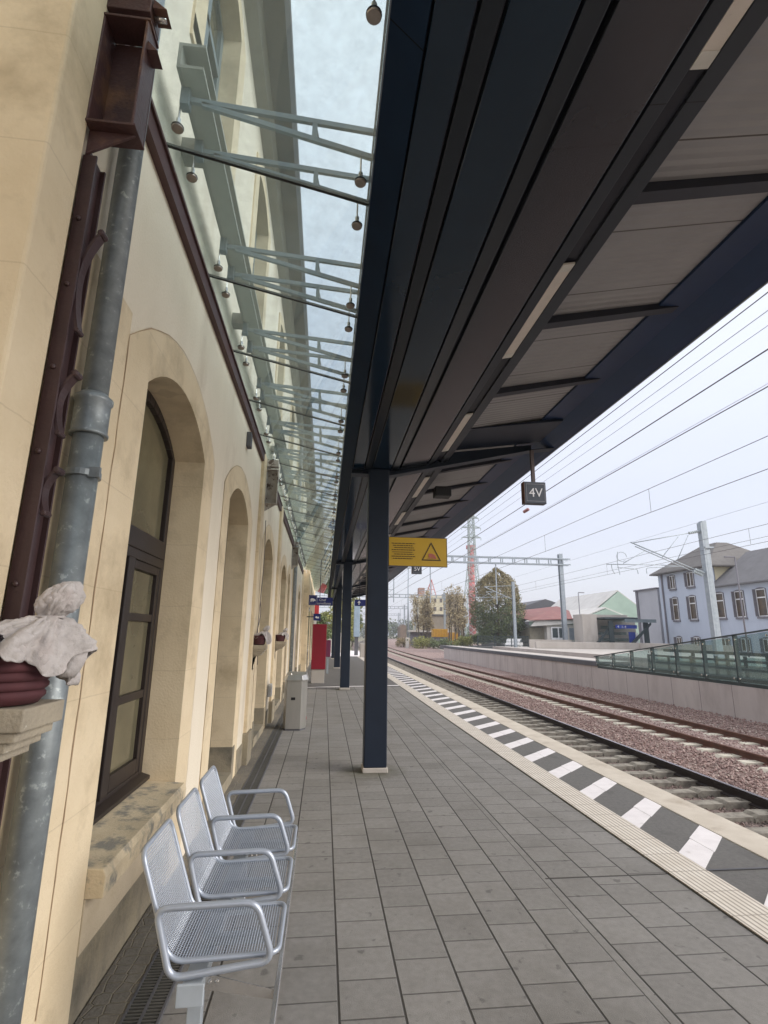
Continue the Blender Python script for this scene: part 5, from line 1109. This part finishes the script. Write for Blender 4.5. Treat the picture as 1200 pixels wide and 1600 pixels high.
MB().box(24.1, 28.2, 120, 125, -1, 6.1).build('wall', mat('beige_brick', (0.33, 0.28, 0.22), None, 0.8, 0.9), hu); MB().box(23.8, 28.5, 119.7, 125.3, 6.1, 6.4).build('roof', cap_m, hu); MB().box(23.95, 24.09, 120.8, 123, 2, 5).build('window', wood_c, hu)
sb = T('low_platform_roof', 'low pale flat roof behind the green bushes by the track', 'shelter', (24, 118, -1))
MB().box(18.8, 28.0, 117, 119.5, 2.35, 2.75).build('roof', offw, sb); MB().box(19.2, 27.6, 118.2, 118.4, -0.9, 2.35).build('wall', surr_m, sb)
s2 = T('lineside_shed', 'small brown pitched shed left of the tall slim pole', 'shed', (22, 160, -1))
MB().pr([(22.9, -1), (22.9, 3.9), (23.8, 4.8), (24.8, 4.3), (24.8, -1)], 160, 166, 'y').build('wall', mat('brown_board', (0.2, 0.15, 0.11), None, 1, 0.9), s2)
for x0, x1, z0, z1, m, lb in ((22.7, 25.8, 1.35, 3.0, yell_c, 'bright yellow container among the lineside bushes'), (26.3, 28.2, 0.6, 2.3, yell_c, 'smaller yellow skip right of the bright container'), (25.6, 28.1, -0.9, 0.6, orange_c, 'orange brown skip below the yellow one')):
    t = T('container', lb, 'container', ((x0+x1)/2, 110, z0)); MB().box(x0, x1, 110, 112, z0, z1).build('body', m, t, bevel=0.05); q = MB()
    for i in range(6): xx = x0+0.1+(x1-x0-0.2)*i/5; q.box(xx-0.04, xx+0.04, 109.93, 109.99, z0, z1)
    q.build('rib', m, t)
sig = T('trackside_signal', 'small white trackside signal box with a dark light', 'signal', (15.7, 100, -0.9))
MB().box(15.4, 16.0, 100, 100.4, -0.9, 1.2).build('cabinet', offw, sig, bevel=0.03); MB().lathe([(0.15, 0), (0.15, -0.05)], (15.7, 100, 0.8), 12, 'y').build('lens', leafs['green'], sig)
ch = T('striped_chimney', 'tall red and white chimney behind the pylon', 'chimney', (74, 262, -1))
zs_ = [-1, 20, 24, 28, 32, 36, 40, 45.5]
for i, (a, b) in enumerate(zip(zs_[:-1], zs_[1:])): MB().path([(74.3, 262, a), (74.3, 262, b)], 1.75-0.02*i, 20).build('band', chim_r if i != 2 and i != 4 else chim_r, ch, smooth=True)
MB().path([(74.3, 262, 45.5), (74.3, 262, 47.3)], 2.3, 20).build('crown', chim_r, ch, smooth=True)
mb = MB()
for i in range(18): mb.box(76.15, 76.35, 261.8, 262.2, 10+i*2, 11.2+i*2)
mb.build('ladder', chim_w, ch)
py = T('pylon', 'tall grey-green lattice electricity pylon in front of the striped chimney', 'pylon', (57.3, 200, -1))
mb = MB()
def hw(z): return 4.6-(z+1)*0.105 if z < 30 else max(0.9, 1.35-(z-30)*0.02)
lv = [-1, 6, 12, 17.5, 22.5, 27, 31, 34, 37, 40, 43, 46, 49, 52]
cxp = 57.2
for a, b in zip(lv[:-1], lv[1:]):
    ha, hb = hw(a), hw(b); ca = [(-ha, -ha), (ha, -ha), (ha, ha), (-ha, ha)]; cb = [(-hb, -hb), (hb, -hb), (hb, hb), (-hb, hb)]
    for i in range(4):
        j = (i+1) % 4; P = lambda c, z: (cxp+c[0], 200+c[1], z)
        mb.tube(P(ca[i], a), P(cb[i], b), 0.14, 4); mb.tube(P(ca[i], a), P(cb[j], b), 0.09, 4); mb.tube(P(ca[j], a), P(cb[i], b), 0.09, 4); mb.tube(P(cb[i], b), P(cb[j], b), 0.08, 4)
mb.build('lattice_body', pylon_m, py)
for z, h in ((39.8, 3.9), (43.8, 3.9), (47.8, 3.1)):
    mb = MB()
    for s in (-1, 1):
        for dy in (-0.8, 0.8): mb.tube((cxp, 200+dy, z), (cxp+s*h, 200, z), 0.12, 4); mb.tube((cxp, 200+dy, z+1.3), (cxp+s*h, 200, z), 0.09, 4)
        mb.tube((cxp+s*h, 200, z), (cxp+s*h, 200, z-1.0), 0.12, 5)
    mb.build('crossarm', pylon_m, py)

# ================================================================== VEGETATION
def leaf_cloud(mb, blobs, n, size, rr_):
    tot = sum(b[3]*b[4]*b[5] for b in blobs)
    for b in blobs:
        k = int(n*b[3]*b[4]*b[5]/tot)
        for _ in range(k):
            d = Vector((rr_.gauss(0, 1), rr_.gauss(0, 1), rr_.gauss(0, 1))).normalized()*(rr_.random()**0.38)
            c = Vector((b[0]+d.x*b[3], b[1]+d.y*b[4], b[2]+d.z*b[5])); s = size*(0.6+0.8*rr_.random())
            a = Vector((rr_.gauss(0, 1), rr_.gauss(0, 1), rr_.gauss(0, 1))).normalized(); e_ = a.cross(Vector((rr_.gauss(0, 1), rr_.gauss(0, 1), rr_.gauss(0, 1)))).normalized()
            mb.quad(c-a*s, c+e_*s*0.6, c+a*s, c-e_*s*0.6)
def tree(x, y, z0, h, w_, label, kinds, n=5000, size=0.16, seed=1, trunk=0.25, cat='tree', name='tree', group='trees beyond the tracks', low=0.25, shape='oval'):
    rr_ = random.Random(seed); t = T(name, label, cat, (x, y, z0), group)
    mb = MB(); mb.path([(x, y, z0), (x+0.1, y, z0+h*0.35), (x, y+0.1, z0+h*0.85)], trunk, 8, taper=0.2)
    limbs = []
    for i in range(12):
        a = rr_.random()*6.28; zz = z0+h*(0.25+0.5*rr_.random()); L_ = w_*0.42*(1-0.5*(zz-z0)/h)
        e_ = (x+math.cos(a)*L_, y+math.sin(a)*L_, zz+h*0.14); mb.path([(x, y, zz), e_], trunk*0.3, 5, taper=0.3); limbs.append(e_)
    mb.build('trunk', bark, t)
    for ki, (kind, share, zr) in enumerate(kinds):
        blobs = []
        for i in range(60):
            u = zr[0]+(zr[1]-zr[0])*rr_.random(); zz = z0+h*u; 
            prof = math.sin(math.pi*min(1, max(0.02, (u-low*0.6)/(1-low*0.6)))**(0.75 if shape == 'oval' else 0.55)); ra = w_/2*prof*math.sqrt(rr_.random())*0.88; a = rr_.random()*6.28; s = w_*(0.06+0.07*rr_.random())
            blobs.append((x+math.cos(a)*ra, y+math.sin(a)*ra, zz, s, s, s*0.75))
        mb = MB(); leaf_cloud(mb, blobs, int(n*share), size, rr_); mb.build('crown' if ki == 0 else 'autumn_crown', leafs[kind], t, fix=False)
    return t
def big_tree(x, y, z0, h, w_, label, seed, n=52000):
    rr_ = random.Random(seed); t = T('tree', label, 'tree', (x, y, z0), 'trees beyond the tracks')
    mb = MB(); mb.path([(x, y, z0), (x+0.15, y, z0+h*0.35), (x, y+0.1, z0+h*0.88)], 0.34, 8, taper=0.15)
    for i in range(16):
        a = rr_.random()*6.28; zz = z0+h*(0.2+0.55*rr_.random()); L_ = w_*0.4*(1.1-(zz-z0)/h)
        mb.path([(x, y, zz), (x+math.cos(a)*L_*0.6, y+math.sin(a)*L_*0.6, zz+h*0.06), (x+math.cos(a)*L_, y+math.sin(a)*L_, zz+h*0.12)], 0.1, 5, taper=0.3)
    mb.build('trunk', bark, t)
    from mathutils import noise
    ms = {'green': MB(), 'fresh': MB(), 'ochre': MB()}
    for _ in range(n):
        u = rr_.random()**0.85; a = rr_.random()*6.283
        if u < 0.35: pr_ = 0.72+0.28*(u/0.35)
        else: pr_ = (1-((u-0.35)/0.65)**2.2)**0.85
        lump = 0.98+0.42*noise.noise(Vector((math.cos(a)*1.8, math.sin(a)*1.8, u*5.0+seed)))+0.12*noise.noise(Vector((math.cos(a)*4, math.sin(a)*4, u*17)))
        rad = w_/2*pr_*lump*(rr_.random()**0.33)*(0.96+0.10*rr_.random())
        c = Vector((x+rad*math.cos(a), y+rad*math.sin(a), z0+h*(0.06+0.94*u)+rr_.gauss(0, 0.12)))
        if noise.noise(c*0.75) < -0.12 and rr_.random() < 0.95: continue
        s_ = 0.075+0.07*rr_.random(); v1 = Vector((rr_.gauss(0, 1), rr_.gauss(0, 1), rr_.gauss(0, 1))).normalized(); v2 = v1.cross(Vector((rr_.gauss(0, 1), rr_.gauss(0, 1), rr_.gauss(0, 1)))).normalized()
        k = u+0.28*noise.noise(c*0.35)+0.12*rr_.gauss(0, 1)
        m_ = ms['ochre' if k > 0.48 else 'fresh' if rr_.random() < 0.3 else 'green']
        m_.quad(c-v1*s_, c+v2*s_*0.6, c+v1*s_, c-v2*s_*0.6)
    ms['green'].build('crown', leafs['green'], t, fix=False); ms['fresh'].build('light_leaves', leafs['fresh'], t, fix=False); ms['ochre'].build('autumn_leaves', leafs['ochre2'], t, fix=False)
big_tree(26.7, 80, 0.0, 12.1, 9.0, 'large dense tree, dark green below and brownish at its top', 3)
def bare(x, y, z0, h, w_, label, seed, n=2600):
    rr_ = random.Random(seed); t = T('bare_tree', label, 'tree', (x, y, z0), 'thin autumn trees by the line'); mb = MB(); tips = []
    for k in range(4):
        bx = x+rr_.uniform(-w_/3, w_/3); top = (bx+rr_.uniform(-1, 1), y+rr_.uniform(-1, 1), z0+h*rr_.uniform(0.8, 1)); mb.path([(bx, y, z0), ((bx+top[0])/2, y, z0+h*0.5), top], 0.16, 5, taper=0.25)
        for i in range(16):
            u = rr_.uniform(0.3, 0.95); p = Vector((bx+(top[0]-bx)*u, y, z0+h*u*0.95)); q = p+Vector((rr_.uniform(-1, 1)*w_*0.22, rr_.uniform(-1, 1), h*rr_.uniform(0.08, 0.2))); mb.tube(p, q, 0.045, 4, taper=0.4); tips.append(q)
    mb.build('trunk', bark, t); mb = MB(); leaf_cloud(mb, [(q.x, q.y, q.z, w_*0.14, w_*0.14, h*0.09) for q in tips], n, 0.15, rr_); mb.build('crown', leafs['bare'], t, fix=False)
bare(19.6, 104, -1, 10.2, 4.4, 'thin brownish tree half covering the factory left edge', 11, 3600)
bare(24.9, 100, -1, 11, 4.2, 'thin leafless tree between factory mast and chimney', 12, 2600)
bare(27.6, 104, -1, 9.5, 3.6, 'thin leafless tree just left of the large tree', 13, 2400)
bare(22.5, 118, -1, 8, 4, 'low brownish tree in front of the beige hut', 15, 2200)
def bush(x, y, z, w_, h, label, kind, seed, n=1600, size=0.12):
    rr_ = random.Random(seed); t = T('bush', label, 'bush', (x, y, z), 'lineside bushes'); mb = MB()
    for i in range(6): mb.tube((x, y, z), (x+rr_.uniform(-w_, w_)*0.4, y, z+h*0.7), 0.03, 4)
    mb.build('stem', bark, t); mb = MB(); leaf_cloud(mb, [(x+rr_.uniform(-w_, w_)*0.4, y+rr_.uniform(-1, 1), z+h*(0.25+0.4*rr_.random()), w_*0.2, w_*0.2, h*0.32) for i in range(12)], n, size, rr_); mb.build('foliage', leafs[kind], t, fix=False)
bush(18.4, 100, -1, 4.2, 2.8, 'light green bush right of the stout far mast', 'yellow', 21); bush(21.6, 98, -1, 4.4, 2.6, 'mid green bush below the yellow container', 'fresh', 22); bush(24.8, 97, -1, 4, 2.0, 'low green bush below the orange skip', 'fresh', 23)
bush(15.9, 108, -1, 2.8, 2.4, 'brownish bush between signal box and stout mast', 'bare', 24); bush(25.6, 88, 0.2, 4, 2.1, 'green shrubs at the foot of the large tree', 'fresh', 25); bush(22.5, 86, 0, 3.2, 1.8, 'yellowish shrub left of the large tree foot', 'yellow', 26)
tree(1.6, 62, -0.5, 6.8, 5.4, 'yellow green tree glimpsed between wall and far columns', (('yellow', 1.0, (0.15, 0.95)),), n=5000, size=0.13, seed=31, group='trees beyond the platform end')
tree(-0.7, 50, -0.5, 4.5, 3.4, 'dark green shrub tree behind the red totem', (('fresh', 1.0, (0.1, 0.9)),), n=5000, size=0.10, seed=32, group='trees beyond the platform end')
tree(6.4, 120, -1, 13, 5.4, 'slim yellow green tree beside the far track curve', (('yellow', 0.5, (0.1, 0.9)), ('fresh', 0.5, (0.1, 0.8))), n=5000, size=0.2, seed=33, group='trees beyond the platform end')
mb = MB(); rr_ = random.Random(44); leaf_cloud(mb, [(-20+i*7.5+rr_.uniform(-3, 3), 330+rr_.uniform(-20, 20), 3+rr_.random()*2, 7, 7, 5+2*rr_.random()) for i in range(40)], 26000, 0.6, rr_)
tag(mb.build('far_wood', leafs['green'], fix=False), 'far belt of trees along the horizon beyond the tracks', 'wood', kind='stuff')

# ================================================================== HAZE
hmz = bpy.data.materials.new('haze'); hmz.use_nodes = True; q_ = hmz.node_tree; q_.nodes.clear()
vo_ = q_.nodes.new('ShaderNodeVolumePrincipled'); oo_ = q_.nodes.new('ShaderNodeOutputMaterial')
vo_.inputs['Density'].default_value = 0.0007; vo_.inputs['Color'].default_value = (0.9, 0.92, 1, 1); q_.links.new(vo_.outputs[0], oo_.inputs['Volume'])
hz = MB().box(-1600, 2400, -310, 3010, -2.5, 130).build('haze', hmz); hz['kind'] = 'stuff'; hz['label'] = 'thin pale haze in the air over the railway'
